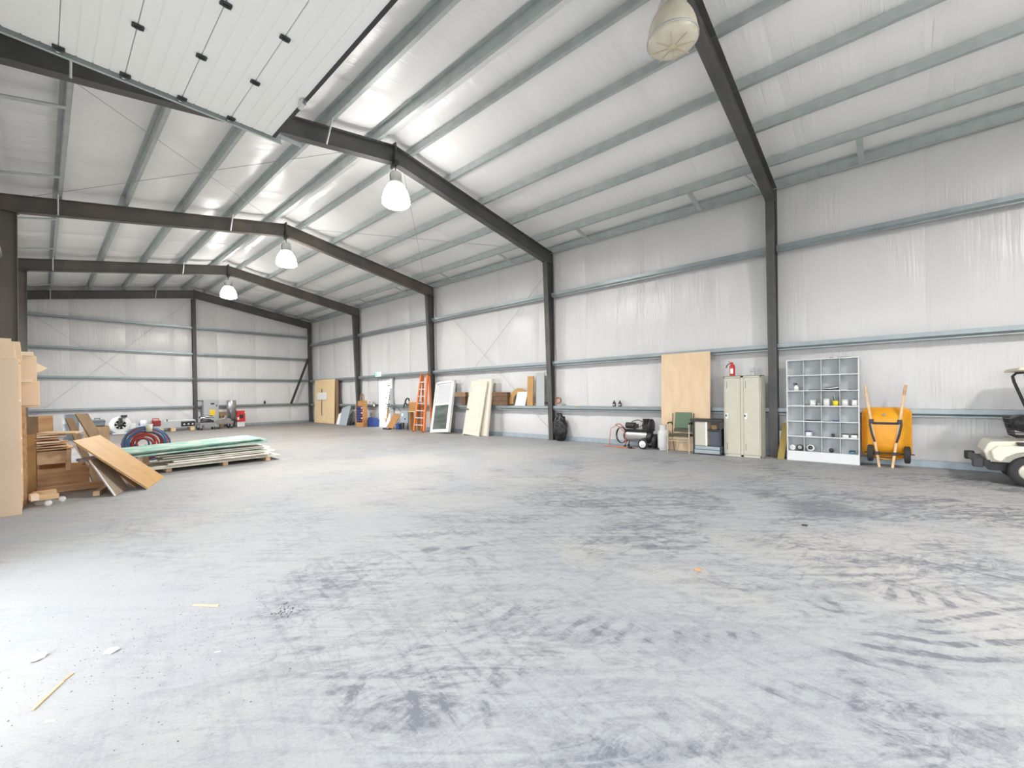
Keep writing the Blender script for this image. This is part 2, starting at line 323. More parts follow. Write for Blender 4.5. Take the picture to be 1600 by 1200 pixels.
G_R = [1.03, 2.465, 4.66]; G_E = [1.10, 2.52, 3.80, 5.14]
def pillow(parent, mt, us, marks, top, P, hole=None, bulge=.055, name='insulation_panel'):
    """one strip of faced insulation, puffed between the bars at `marks`"""
    seg = 6; vs = []; fs = []; nu = len(us); rows = [] ; mk = [0.0] + list(marks)
    tops = [top(u) for u in us]; mt_ = max(tops); mk2 = [v for v in mk if v < min(tops) - .15] + [None]
    rowv = []
    for i in range(len(mk2) - 1):
        for j in range(seg): rowv.append((i, j / seg))
    rowv.append((len(mk2) - 2, 1.0))
    for (i, t) in rowv:
        for k, u in enumerate(us):
            a = mk2[i]; b = mk2[i + 1] if mk2[i + 1] is not None else tops[k]
            v = a + (b - a) * t; e = min(k, nu - 1 - k) / max(1, (nu - 1) / 2)
            wv = bulge * (math.sin(PI * t) ** .7 if 0 < t < 1 else 0) * (.45 + .55 * min(1, e * 2.2)) + random.uniform(-.003, .003)
            if k in (0, nu - 1): wv -= .012
            vs.append(P(u, v, wv))
    for r in range(len(rowv) - 1):
        for k in range(nu - 1):
            if hole:
                um = (us[k] + us[k + 1]) / 2; i, t = rowv[r]
                b = mk2[i + 1] if mk2[i + 1] is not None else tops[k]; vm = mk2[i] + (b - mk2[i]) * (t + .5 / seg)
                if hole[0] < um < hole[1] and vm < hole[2]: continue
            fs.append((r * nu + k, r * nu + k + 1, (r + 1) * nu + k + 1, (r + 1) * nu + k))
    return MB().add(vs, fs, True).build(name, mt, parent)
def grid(a, b, n, extra=()):
    g = [a + (b - a) * i / n for i in range(n + 1)]
    for e in extra:
        if a < e < b: g = sorted([x for x in g if abs(x - e) > .06 or x in (a, b)] + [e])
    return g
SEAMS = [Y0] + [-.46 + 1.87 * k for k in range(-2, 15) if Y0 + .3 < -.46 + 1.87 * k < Y1 - .3] + [Y1]
for a, b in zip(SEAMS, SEAMS[1:]):
    us = grid(a, b, 10, (D3[0] - .02, D3[1] + .02))
    hz = (D3[0] - .03, D3[1] + .03, D3[2] + .05)
    mk = G_R if not (b > D3[0] and a < D3[1]) else [1.03, D3[2] + .05, 4.66]
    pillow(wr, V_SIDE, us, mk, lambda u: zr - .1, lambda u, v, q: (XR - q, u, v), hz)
    hs = [d for d in LEFT_OPENINGS if b > d[0] and a < d[1]]
    usl = grid(a, b, 10, [e for d in hs for e in d[:2]])
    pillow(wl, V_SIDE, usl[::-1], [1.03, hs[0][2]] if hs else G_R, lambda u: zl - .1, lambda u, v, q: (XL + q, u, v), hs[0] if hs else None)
    for sx in (1, -1):
        L_ = 6.05; pur = [.45, 1.55, 2.70, 3.85, 5.0, 5.85]
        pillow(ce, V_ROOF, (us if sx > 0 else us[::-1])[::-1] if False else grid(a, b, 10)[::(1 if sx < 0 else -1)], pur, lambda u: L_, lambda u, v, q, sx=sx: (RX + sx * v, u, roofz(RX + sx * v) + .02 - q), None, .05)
ES = [XL] + [2.7 + 1.83 * k for k in range(-1, 5)] + [XR]
for a, b in zip(ES, ES[1:]):
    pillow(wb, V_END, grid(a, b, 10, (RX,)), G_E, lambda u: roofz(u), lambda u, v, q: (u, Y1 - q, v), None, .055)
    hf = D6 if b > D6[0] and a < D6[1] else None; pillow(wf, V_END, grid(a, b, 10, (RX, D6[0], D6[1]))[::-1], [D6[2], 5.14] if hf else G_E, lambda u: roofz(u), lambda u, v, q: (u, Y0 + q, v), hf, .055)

# left wall openings, doors and added ones: jambs, sills
def frame_trim(name, xs, d, m_):
    b = MB(); x0, x1 = xs
    b.box(x0, x1, d[0] - .08, d[0], 0, d[2] + .08); b.box(x0, x1, d[1], d[1] + .08, 0, d[2] + .08); b.box(x0, x1, d[0] - .08, d[1] + .08, d[2], d[2] + .1)
    o = b.build(name, m_, None); o['kind'] = 'structure'; return o
for i, d in enumerate(LEFT_OPENINGS): frame_trim('trim_%d' % (i + 1), (XL - .18, XL + .08), d, STEEL)

# girts (each bay its own bar)
FR = [2.01, 8.24, 14.47, 20.70, 26.6]
def girt_y(parent, x, s, z, ya, yb):
    """side wall girt: s=-1 stands off towards -x"""
    b = MB(); xi = x + s * .24
    b.box(min(xi, xi + s * .004), max(xi, xi + s * .004), ya, yb, z - .01, z + .072)           # inner flange
    b.box(min(x, xi), max(x, xi), ya, yb, z + .068, z + .072)                                   # web
    b.prism([(xi, ya, z - .01), (xi - s * .035, ya, z - .05), (xi - s * .035, ya, z - .072), (xi - s * .04, ya, z - .072), (xi - s * .04, ya, z - .05), (xi - s * .004, ya, z - .01)], (0, yb - ya, 0))
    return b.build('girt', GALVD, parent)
bays = [(Y0 + .06, 1.93), (2.09, 8.16), (8.32, 14.39), (14.55, 20.62), (20.78, 26.55)]
for z in G_R:
    for a, b in bays:
        if z < 2 and a < D3[0] < b: girt_y(wr, XR - .02, -1, z, a, D3[0] - .12); girt_y(wr, XR - .02, -1, z, D3[1] + .1, b)
        else: girt_y(wr, XR - .02, -1, z, a, b)
    for a, b in bays:
        hit = [d for d in LEFT_OPENINGS if d[0] < b and d[1] > a and d[2] > z - .1]
        if hit:
            d = hit[0]
            if d[0] - .1 > a: girt_y(wl, XL + .02, 1, z, a, d[0] - .1)
            if d[1] + .1 < b: girt_y(wl, XL + .02, 1, z, d[1] + .1, b)
        else: girt_y(wl, XL + .02, 1, z, a, b)
def girt_x(parent, y, z, xa, xb):
    b = MB(); yi = y - .2
    b.box(xa, xb, yi - .004, yi, z - .02, z + .06); b.box(xa, xb, yi, y, z + .056, z + .06)
    b.prism([(xa, yi, z - .02), (xa, yi + .03, z - .05), (xa, yi + .03, z - .065), (xa, yi + .035, z - .065), (xa, yi + .035, z - .05), (xa, yi + .004, z - .02)], (xb - xa, 0, 0))
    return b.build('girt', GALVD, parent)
for z in G_E:
    girt_x(wb, Y1 - .02, z, XL + .1, RX - .09); girt_x(wb, Y1 - .02, z, RX + .09, XR - .33)
# base channel
def base(name, vs): o = MB().box(*vs).build(name, BLUEG, None, .004); o['kind'] = 'structure'; return o
base('baseboard_right', (XR - .10, XR - .04, Y0 + .05, D3[0] - .15, 0, .13)); base('baseboard_right', (XR - .10, XR - .04, D3[1] + .12, Y1 - .1, 0, .13)); base('baseboard_back', (XL + .1, XR - .11, Y1 - .1, Y1 - .05, 0, .11))

# purlins (each bay its own bar, lapped over the frames)
def purlin(x, sx, ya, yb, dz=0):
    x = x + dz * 2; z = roofz(x) - .02 + dz; b = MB(); h = .2; f = .065
    b.box(x - .003, x + .003, ya, yb, z - h, z)
    b.box(min(x, x + sx * f), max(x, x + sx * f), ya, yb, z - .004, z)
    b.box(min(x, x - sx * f), max(x, x - sx * f), ya, yb, z - h, z - h + .004)
    b.box(x - sx * f - .002, x - sx * f + .002, ya, yb, z - h, z - h + .025)
    return b.build('purlin', GALV, ce)
PUR = [.45, 1.55, 2.70, 3.85, 5.0]
edges = [Y0 + .05] + FR
for sx in (1, -1):
    for p in PUR:
        for i, (a, b) in enumerate(zip(edges, edges[1:])):
            purlin(RX + sx * p, sx, a - (.3 if i else 0), min(b + .3, Y1 - .12), -.004 if i % 2 else 0)
    xe = XR - .10 if sx > 0 else XL + .10; z = roofz(xe) - .02; e2 = [Y0 + .05] + FR[:-1] + [Y1 - .1]
    for a, b in zip(e2, e2[1:]):
        m_ = MB(); m_.box(min(xe, xe - sx * .004), max(xe, xe - sx * .004), a + .01, b - .01, z - .22, z); m_.box(min(xe, xe - sx * .09), max(xe, xe - sx * .09), a + .01, b - .01, z - .22, z - .215); m_.box(min(xe, xe - sx * .09), max(xe, xe - sx * .09), a + .01, b - .01, z - .004, z)
        m_.build('eave_strut', GALV, ce)
    # short struts between the last purlin and the eave strut
    for a, b in zip(edges, edges[1:]):
        for q in (.25, .755):
            y = a + (b - a) * q; x0 = RX + sx * 5.0; x1 = xe - sx * .09
            MB().slab((x0, y - .05, roofz(x0) - .215), (x1, y - .05, roofz(x1) - .27), (x0, y + .05, roofz(x0) - .215), .02).build('eave_brace', LIGHTM if False else GALV, ce)
# thin brace rods
def rod(parent, a, b, r=.006): MB().tube([a, b], r, 6).build('brace_rod', GREYP, parent)
rod(wr, (XR - .13, 8.35, .3), (XR - .13, 14.38, 5.6)); rod(wr, (XR - .14, 14.38, .5), (XR - .14, 8.35, 5.5))
rod(wb, (XL + .35, Y1 - .13, 5.35), (RX - .1, Y1 - .13, .45)); rod(wb, (XL + .5, Y1 - .14, .8), (RX - .1, Y1 - .14, 6.6))
for sx in (1, -1):
    x1 = RX + sx * 5.4; x0 = RX + sx * .25
    rod(ce, (x0, 8.35, roofz(x0) - .24), (x1, 14.35, roofz(x1) - .24)); rod(ce, (x1, 8.35, roofz(x1) - .25), (x0, 14.35, roofz(x0) - .25))
# end wall posts and knee brace
ep = MB(); ep.box(RX - .10, RX + .06, 26.60, 26.612, 0, 6.62); ep.box(RX - .10, RX + .06, 26.788, 26.80, 0, 6.62); ep.box(RX - .024, RX - .016, 26.6, 26.8, 0, 6.62); ep.box(RX - .16, RX + .12, 26.5, 26.8, 0, .015)
ep.build('end_post', STEEL, wb)
MB().slab((10.87, 26.50, 3.86), (9.83, 26.50, 1.16), (10.98, 26.50, 3.82), .06).build('knee_brace', mat('dark_brace', (.04, .033, .03), .6), wb)

# ------------------------------------------------------------------ steel portal frames
ZK = 5.70
def frame(y, label, rusty, ybf=.085, end=False, xi=-.36):
    t = thing('steel_portal', (RX, y, 0), 0, label, None, None, 'structure'); hw = ybf
    for sx in (1, -1):
        xo = XR - .14 if sx > 0 else XL + .05
        xi1 = 10.80 if sx > 0 else xi; xi0 = 11.0 if sx > 0 else xi - .05
        if end: xi1 = xi0 = 10.95 if sx > 0 else -.45
        X = lambda x: x - RX
        b = MB(); th = .010 * sx
        b.prism([(X(xi0), -.004, 0), (X(xo), -.004, 0), (X(xo), -.004, ZK), (X(xi1), -.004, ZK)], (0, .008, 0))
        b.prism([(X(xi0), -hw, 0), (X(xi0) + th, -hw, 0), (X(xi1) + th, -hw, ZK), (X(xi1), -hw, ZK)], (0, 2 * hw, 0))
        b.prism([(X(xo) - th, -hw, 0), (X(xo), -hw, 0), (X(xo), -hw, ZK), (X(xo) - th, -hw, ZK)], (0, 2 * hw, 0))
        b.box(min(X(xi1) - sx * .03, X(xo)), max(X(xi1) - sx * .03, X(xo)), -hw, hw, ZK - .016, ZK - .002)
        b.build('column', RUST if sx < 0 else STEEL, t)
        bp = MB().box(min(X(xi0) - sx * .04, X(xo)), max(X(xi0) - sx * .04, X(xo)), -hw - .02, hw + .02, 0, .016); bp.build('base_plate', STEEL, t)
        # rafter
        zb = lambda x: 6.66 - .172 * abs(x - RX); zt = lambda x: 7.045 - .172 * abs(x - RX)
        xk = RX + sx * 5.46 if sx > 0 else xi1; r = MB(); rx0 = RX + sx * .016
        r.prism([(X(rx0), -.004, zb(rx0)), (X(xk), -.004, ZK), (X(xo), -.004, ZK), (X(xo), -.004, zt(xo)), (X(rx0), -.004, zt(rx0))], (0, .008, 0))
        for z_, e in ((zb, .010), (zt, -.010)):
            x2 = xk if z_ is zb else xo; z2 = ZK if z_ is zb else zt(xo)
            r.prism([(X(rx0), -hw, z_(rx0)), (X(x2), -hw, z2), (X(x2), -hw, z2 + e), (X(rx0), -hw, z_(rx0) + e)], (0, 2 * hw, 0))
        r.box(min(X(xi1) - sx * .03, X(xo)), max(X(xi1) - sx * .03, X(xo)), -hw, hw, ZK, ZK + .014)
        r.box(min(X(xo) - th, X(xo)), max(X(xo) - th, X(xo)), -hw, hw, ZK, zt(xo))
        r.build('rafter', RUST if rusty else STEEL, t)
        MB().box(min(0, sx * .016), max(0, sx * .016), -hw - .02, hw + .02, 6.58, 7.10).build('ridge_plate', STEEL, t)
        # flange braces: angle straps from the lower flange up to a purlin
        for p in (1.55, 5.0) if sx < 0 else (5.0,):
            x = RX + sx * p; MB().tube([(X(x), -sx * -(hw + .01), zb(x) + .01), (X(x), sx * .38, roofz(x) - .2)], .018, 4).build('flange_brace', LIGHTM, t)
    return t
frame(FR[0], 'dark grey steel portal frame nearest the camera, its column behind the lockers', False)
frame(FR[1], 'dark steel portal frame whose right column stands beside the black rubbish bag', False, xi=-.56)
frame(FR[2], 'rust-stained steel portal frame, its right column behind the orange ladder', True, xi=-.29)
frame(FR[3], 'brown-grey steel portal frame, its right column beside the tall red and blue parts rack', True, xi=-.24)
frame(26.55, 'grey steel frame set against the far gable wall', False, .06, True)

# ------------------------------------------------------------------ exit door (right wall), overhead door (left wall)
d = thing('door_1', (XR, 18.44, 0), 0, 'open exit door in the right wall with daylight outside', None, None, 'structure')
fb = MB(); y0, y1, h = D3[0] - 18.44, D3[1] - 18.44, D3[2]
fb.box(-.10, .17, y0 - .06, y0, 0, h + .06); fb.box(-.10, .17, y1, y1 + .06, 0, h + .06); fb.box(-.10, .17, y0 - .06, y1 + .06, h, h + .1)
fb.build('door_frame', GREYP, d)
MB().box(-.14, -.06, y0 - .32, y0 - .07, 0, 2.36).build('jamb_post', GREYP, d)
MB().box(-.146, -.10, y0 - .285, y0 - .085, 1.85, 2.30).build('jamb_plate', PAPER, d)
MB().box(-.10, .17, y1 - .012, y1 - .001, 0, h).build('white_jamb', WHITE, d)
LM = TR(.20, y1 + .05, 0) @ RZ_(1.2)
lf = MB().box(0, .92, -.02, .025, .02, h - .02, LM).build('door_leaf', WHITE, d, .004)
MB().tube([LM @ Vector(p) for p in ((.84, -.02, 1.02), (.84, -.07, 1.02), (.72, -.07, 1.02))], .012, 8).build('door_handle', CHROME, lf)
# overhead door, rolled up along tracks
od = thing('door_2', (XL, 4.15, 0), 0, 'white sectional overhead door rolled up under the roof on tracks', None, None, 'structure')
zp = 4.82; xs_end = 2.02 - XL; ya, yb = 5.84 - 4.15, 2.46 - 4.15
secw = .465; x = xs_end; first = True
secs = []
while x - secw > .35: secs.append((x - secw, x)); x -= secw
for i, (a, b) in enumerate(secs):
    pb = MB(); n = 4; wd = (b - a) / n
    for k in range(n):   # ribs of the section
        pb.box(a + wd * k + .006, a + wd * (k + 1) - .006, yb, ya, zp, zp + .045)
    pb.box(a + .003, b - .003, yb + .002, ya - .002, zp + .006, zp + .043)
    s = pb.build('door_panel', PANELW, od)
    for yy in (ya - .04, ya - .88, 0, yb + .88, yb + .04):
        MB().cbox((a + .0, yy, zp - .012), (.085, .05, .022)).cbox((a, yy, zp - .026), (.05, .022, .02)).build('hinge', DARKM, s, .004)
MB().box(xs_end - .004, xs_end + .03, yb, ya, zp - .01, zp + .05).build('bottom_seal', DARKM, od)
MB().cbox((xs_end - .02, ya - .95, zp - .05), (.05, .12, .07)).build('step_plate', CHROME, od, .006)
# curved and hanging part of the door
cv = MB()
for k in range(5):
    a0 = PI / 2 * k / 5; a1 = PI / 2 * (k + 1) / 5; cxr = .35 + .1; R1 = .30
    p = [(cxr - R1 * math.sin(a), zp - R1 + R1 * math.cos(a)) for a in (a0, a1)]
    cv.slab((p[0][0], yb, p[0][1]), (p[1][0], yb, p[1][1]), (p[0][0], ya, p[0][1]), .045)
cv.box(.15, .195, yb, ya, 3.7, zp - .30); cv.build('door_curtain', PANELW, od)
for s_, yy in ((1, ya + .06), (-1, yb - .06)):
    tr = MB(); tr.box(.1, xs_end + .12, yy - .002 * s_, yy + .002 * s_ + .002, zp - .03, zp + .05); tr.box(.1, xs_end + .12, min(yy, yy - s_ * .03), max(yy, yy - s_ * .03), zp - .032, zp - .028); tr.box(.1, xs_end + .12, min(yy, yy - s_ * .03), max(yy, yy - s_ * .03), zp + .048, zp + .052)
    tr.build('track', GALV, od)
    an = MB(); an.box(.1, xs_end + .38, min(yy, yy + s_ * .006), max(yy, yy + s_ * .006), zp + .04, zp + .11); an.box(.1, xs_end + .38, min(yy, yy + s_ * .06), max(yy, yy + s_ * .06), zp + .10, zp + .106); an.build('track_angle', GALV, od)
    for a, b in secs:
        MB().cbox((a, yy - s_ * .03, zp + .01), (.07, .09, .03)).lathe([(.0, -.012), (.026, -.012), (.026, .012), (.0, .012)], 10, TR(a, yy - s_ * .012, zp + .01) @ RX_(PI / 2)).build('roller', CHROME, od)
    for xx in (1.0, 2.2):
        MB().box(xx - .018, xx + .018, yy + s_ * .003, yy + s_ * .008, zp + .04, roofz(xx + XL) - .2).build('hanger_strap', LIGHTM, od)

# ------------------------------------------------------------------ high bay lamps
def lamp(y, lit, label):
    t = thing('high_bay_lamp', (RX - .03, y, 5.66 if lit else 5.76), 0, label, 'lamp', None)
    prof = [(.0, .0), (.16, .004), (.25, .03), (.295, .07), (.30, .13), (.28, .24), (.245, .34), (.195, .43), (.155, .48)]
    MB().lathe(prof, 28).build('shade', LAMPW if lit else LAMPC, t)
    MB().lathe([(.30, .085), (.307, .085), (.307, .105), (.30, .105)], 28).build('band', LAMPM, t)
    MB().lathe([(.155, .475), (.17, .48), (.17, .52), (.12, .53), (.11, .55), (.13, .56), (.13, .72), (.11, .75), (.05, .76), (.0, .76)], 20).build('housing', LAMPM, t)
    MB().tube([(0, 0, .755), (0, 0, .92)], .012, 8).tube([(-.12, 0, .50), (-.14, 0, .62), (-.12, 0, .72)], .008, 6).tube([(.12, 0, .50), (.14, 0, .62), (.12, 0, .72)], .008, 6).build('hook', DARKM, t)
    MB().cbox((0, 0, .97), (.10, .14, .1)).cbox((0, .05, 1.05), (.05, .05, .22)).build('mounting_bracket', DARKM, t, .005)
    if not lit:
        f = MB(); 
        for a in (0, 1, 2, 3): f.cbox((0, 0, -.003), (.50, .012, .006), (0, 0, a * PI / 4 + .3))
        f.lathe([(.0, -.012), (.055, -.008), (.06, .0)], 14); f.build('guard_spokes', CHAIRM, t)
    if lit:
        L = bpy.data.lights.new('lamp_light', 'AREA'); L.shape = 'DISK'; L.size = .5; L.energy = LAMP_W; L.color = (1, .97, .93)
        o = bpy.data.objects.new('lamp_light', L); COL.objects.link(o); o.parent = t; o.location = (0, 0, -.02)
    return t
lamp(FR[1] - .12, True, 'largest and nearest lit white bell lamp, on the second portal frame')
lamp(FR[2] - .12, True, 'middle of the three lit white bell lamps, on the rust-stained frame')
lamp(FR[3] - .12, True, 'lit white bell lamp hanging farthest down the building, smallest of all')
lamp(Y0 + .5, True, 'added unseen bell lamp behind the camera, lighting the front floor')  # out of view, added for more light on the near floor
lamp(FR[0], False, 'unlit cream lamp seen from below beside the nearest rafter at the top edge')
# ================================================================== right wall, from the cart to the far corner
# ---- golf cart, its rear towards us
ct = thing('golf_cart', (10.22, -2.1, 0), 0, 'ivory golf cart cut off by the right edge, black rear bumper and wire basket', 'cart')
b = MB()   # rear body: faceted ivory tub, local y: rear = +1.05
prof = [(1.02, .34), (1.06, .50), (1.02, .62), (.98, .655), (.30, .70), (-.30, .64), (-.55, .34)]
b.prism([(-.38, y, z) for y, z in prof], (.76, 0, 0))
for sx in (-1, 1):
    arch = [(.34 * math.cos(a), .30 * math.sin(a)) for a in [PI * k / 8 for k in range(9)]]
    pts = [(1.0, .36), (1.03, .50), (.96, .60), (.30, .66), (-.12, .56), (-.30, .36)]
    poly = pts[:5] + [(-.05, .36)] + [(.60 - .0 + x * 1.0, .22 + z) for x, z in arch[::-1] if True]
    poly = [(.98, .40), (1.0, .52), (.93, .60), (.30, .65), (-.10, .56), (-.12, .36), (.24, .36)] + [(.60 + .34 * math.cos(a), .22 + .31 * math.sin(a)) for a in [PI - .45 - (PI - .9) * k / 7 for k in range(8)]] + [(.93, .37)]
    x0 = sx * .38; b.prism([(x0, y, z) for y, z in poly] if sx < 0 else [(x0, y, z) for y, z in poly], (sx * .145, 0, 0))
b.build('rear_body', CARTW, ct, .012)
MB().box(-.30, .30, .10, .45, .675, .70).build('bag_well', BLACK, ct, .01); MB().box(-.54, -.40, -.1, .74, .625, .665).build('fender_strip', BLACK, ct, .008); MB().box(.40, .54, -.1, .74, .625, .665).build('fender_strip', BLACK, ct, .008)
b = MB().box(-.53, .53, 1.10, 1.17, .30, .40); b.box(-.55, -.44, 1.08, 1.20, .27, .41).box(.44, .55, 1.08, 1.20, .27, .41)
b.build('rear_bumper', DARKM, ct, .012)
MB().box(-.44, .44, 1.0, 1.10, .30, .37).box(-.3, .3, -1.5, 1.0, .20, .32).build('chassis', BLACK, ct)
for sx in (-1, 1):
    for yy in (.60, -1.05):
        wm = TR(sx * .40, yy, .23) @ RY_(PI / 2)
        wh = MB().lathe([(.13, -.09), (.20, -.095), (.228, -.07), (.23, 0), (.228, .07), (.20, .095), (.13, .09), (.13, -.09)], 24, wm).build('wheel', RUBBER, ct)
        MB().lathe([(.13, .05 * sx), (.11, .07 * sx), (.06, .06 * sx), (.05, .09 * sx), (.0, .095 * sx)], 20, wm).build('hub_cap', CARTW, wh)
MB().box(-.55, .55, -1.55, .1, .24, .30).build('floor_pan', BLACK, ct)
MB().prism([(-.5, -1.1, .3), (-.5, -1.55, .3), (-.5, -1.62, .7), (-.5, -1.3, .95), (-.5, -1.2, .9)], (1.0, 0, 0)).build('front_cowl', CARTW, ct, .02)
MB().box(-.50, .50, -.50, .05, .60, .72).build('seat', CARTW, ct, .03)
MB().slab((-.5, .06, .78), (.5, .06, .78), (-.5, .12, 1.10), .08).build('seat_back', CARTW, ct, .02)
for sx in (-1, 1):
    MB().tube([(sx * .46, .30, .66), (sx * .46, .44, .92), (sx * .46, .635, 1.58), (sx * .46, .65, 1.67), (sx * .46, .61, 1.72), (sx * .46, .45, 1.73)], .02, 8).build('roof_strut', BLACK, ct)
    MB().tube([(sx * .46, -1.25, .9), (sx * .46, -1.0, 1.73)], .018, 8).build('roof_post', BLACK, ct)
MB().prism([(-.55, .74, 1.735), (-.55, .72, 1.78), (-.55, .5, 1.815), (-.55, -1.1, 1.815), (-.55, -1.3, 1.77), (-.55, -1.3, 1.735)], (1.1, 0, 0)).build('roof', mat('cart_roof', (.62, .57, .44), .5), ct, .01)
b = MB()
for k in range(8):
    x = -.30 + .6 * k / 7; b.tube([(x, .48, .98), (x, .52, .72), (x, .72, .72), (x, .78, 1.0)], .005, 5)
for z, yf, ye in ((1.0, .48, .78), (.92, .49, .765), (.84, .50, .75), (.76, .51, .735)):
    b.tube([(-.3, yf, z), (.3, yf, z), (.3, ye, z), (-.3, ye, z)], .006, 5, True)
b.build('wire_basket', BLACK, ct)
MB().lathe([(.0, -.22), (.10, -.21), (.13, -.16), (.135, .16), (.10, .21), (.0, .22)], 16, TR(0, .62, .93) @ RY_(PI / 2)).build('basket_roll', BLACK, ct)

# ---- two-wheeled wheelbarrow stood on end
wbx = thing('wheelbarrow', (10.78, .12, 0), 0, 'orange-yellow two-wheeled wheelbarrow stood on end against the wall', 'wheelbarrow')
def rring(x, y0, y1, z0, z1, r, n=5):
    out = []
    for cy, cz, a0 in ((y1 - r, z1 - r, 0), (y0 + r, z1 - r, PI / 2), (y0 + r, z0 + r, PI), (y1 - r, z0 + r, 1.5 * PI)):
        for k in range(n): a = a0 + PI / 2 * k / (n - 1); out.append((x, cy + r * math.cos(a), cz + r * math.sin(a)))
    return out
rings = [rring(.185, -.355, .345, .18, 1.12, .11), rring(.17, -.34, .33, .20, 1.10, .11), rring(.06, -.29, .28, .26, 1.02, .10), rring(-.005, -.25, .24, .34, .95, .09), rring(-.02, -.20, .19, .42, .88, .07)]
# the lean: lower rim stands a little off the wall
n = len(rings[0]); vs = [p for R in rings for p in R]; fs = []
for i in range(len(rings) - 1):
    for k in range(n): fs.append((i * n + k, (i + 1) * n + k, (i + 1) * n + (k + 1) % n, i * n + (k + 1) % n))
ec = (-.02, 0, .64); b5 = len(vs); vs.append(ec); fs += [((len(rings) - 1) * n + k, b5, (len(rings) - 1) * n + (k + 1) % n) for k in range(n)]
tray = MB().add(vs, fs, True).build('tray', YEL, wbx)
MB().tube(rring(.19, -.36, .35, .175, 1.125, .11), .011, 6, True).build('rolled_rim', YEL, tray)
for s in (1, -1):
    yt, ybm = (.30, .095) if s > 0 else (-.285, -.09)
    pt = lambda t: Vector((-.06 + .10 * t, ybm + (yt - ybm) * t, 1.56 * t))
    h = MB(); prev = None
    for t0, t1, r0 in ((0, .88, .026),):
        a, c = pt(t0), pt(t1); q = (c - a).normalized(); ux = q.cross(Vector((0, 1, 0))).normalized() * r0; uy = q.cross(ux).normalized() * r0 * .8
        h.hexa([a - ux - uy, a + ux - uy, a + ux + uy, a - ux + uy, c - ux - uy, c + ux - uy, c + ux + uy, c - ux + uy])
    hd = h.build('handle', PINE, wbx, .006)
    MB().tube([pt(.87), pt(.90), pt(1.0)], [.02, .024, .021], 10).build('grip', TAN if s < 0 else PINE, hd)
    MB().tube([pt(.56) + Vector((-.03, 0, 0)), pt(.52) + Vector((-.05, s * .03, 0)), pt(.40) + Vector((-.055, s * .02, 0)), pt(.31) + Vector((-.03, 0, 0))], .017, 6).build('leg_bracket', DARKM, wbx)
    MB().cbox(pt(.56) + Vector((-.02, 0, 0)), (.06, .07, .08)).build('clamp', DARKM, wbx, .006)
    MB().cbox(pt(.17) + Vector((-.0, 0, 0)), (.07, .075, .06)).build('axle_clamp', DARKM, wbx, .006)
    wm = TR(-.03, .225 if s > 0 else -.30, .26) @ RX_(PI / 2)
    wh = MB().lathe([(.07, -.04), (.13, -.045), (.155, -.035), (.162, -.012), (.156, -.006), (.156, .006), (.162, .012), (.155, .035), (.13, .045), (.07, .04), (.07, -.04)], 22, wm).build('wheel', RUBBER, wbx)
    MB().lathe([(.07, -.03), (.03, -.035), (.0, -.035)], 14, wm).lathe([(.0, .035), (.03, .035), (.07, .03)], 14, wm).build('hub', GREYP, wh)
MB().tube([(-.03, -.185, .84), (-.03, .195, .84)], .02, 8).build('cross_bar', DARKM, wbx)
MB().tube([(-.03, -.40, .27), (-.03, .32, .27)], .011, 8).build('axle', DARKM, wbx)
MB().tube([(.12, -.24, .21), (.05, -.2, .17), (.02, 0, .15), (.05, .2, .17), (.12, .24, .21)], .012, 6).build('nose_guard', YEL, wbx)
MB().cbox((-.0, .02, 1.0), (.03, .05, .04), (0, 0, .5)).build('latch', CHROME, wbx, .005)

# ---- pigeonhole shelf
sh = thing('pigeonhole_shelf', (10.87, 1.113, 0), 0, 'tall light grey pigeonhole shelf of twenty-four open compartments', 'shelf')
SY0, SY1, SX0, SX1, SH, KZ = -.608, .608, -.12, .12, 2.14, .19
row = (SH - KZ - .018) / 6; colw = (SY1 - SY0) / 4; ft = .018
for s in (SY0, SY1 - ft): MB().box(SX0, SX1, s, s + ft, 0, SH).build('side_panel', SHELFW, sh, .002)
MB().box(SX0 + .005, SX1, SY0 + ft, SY1 - ft, SH - ft, SH).build('top', SHELFW, sh)
MB().box(SX1 - .008, SX1, SY0 + ft, SY1 - ft, KZ, SH - ft).build('back_panel', SHELFM, sh)
MB().box(SX0 + .004, SX0 + .02, SY0 + ft, SY1 - ft, 0, KZ).build('kick_board', SHELFW, sh)
for i in range(6): MB().box(SX0 + .003, SX1 - .008, SY0 + ft, SY1 - ft, KZ + row * i - .008, KZ + row * i + .01).build('shelf_board', SHELFW, sh)
for k in (1, 2, 3):
    y = SY0 + colw * k; b = MB()
    for i in range(6): b.box(SX0 + .012, SX1 - .008, y - .006, y + .006, KZ + row * i + .01, KZ + row * (i + 1) - .008)
    b.build('divider', SHELFM, sh)
def cell(c, r, fx=.35, fy=.5):
    """point on the floor of a compartment: c from the left, r from the top"""
    return (10.87 + SX0 + .24 * fx, 1.113 + SY1 - colw * (c + fy), KZ + row * (5 - r) + .0105)
def can(p, r, h, body, lid, label, name='paint_can', lidr=1.04, group=None):
    t = thing(name, p, 0, label, 'can' if name != 'plastic_tub' else 'tub', group)
    MB().lathe([(0, 0), (r, 0), (r, h), (0, h)], 18).build('can_body', body, t)
    MB().lathe([(r * .9, h - .003), (r * lidr, h - .006), (r * lidr, h + .010), (r * .8, h + .012), (0, h + .008)], 18).build('lid', lid, t); return t
can(cell(1, 2), .05, .105, WHITE, WHITE, 'white paint can in the third row, second compartment of the grey shelf')
can(cell(2, 2, .35, .25), .055, .13, WHITE, PAPER, 'tall white paint can beside the yellow pot of brushes')
can(cell(3, 2, .35, .24), .055, .11, WHITE, WHITE, 'short white paint can just right of the yellow pot')
can(cell(3, 2, .35, .76), .05, .12, WHITE, BLACK, 'white jar with a black cap, right end of the paint row', 'jar', .5)
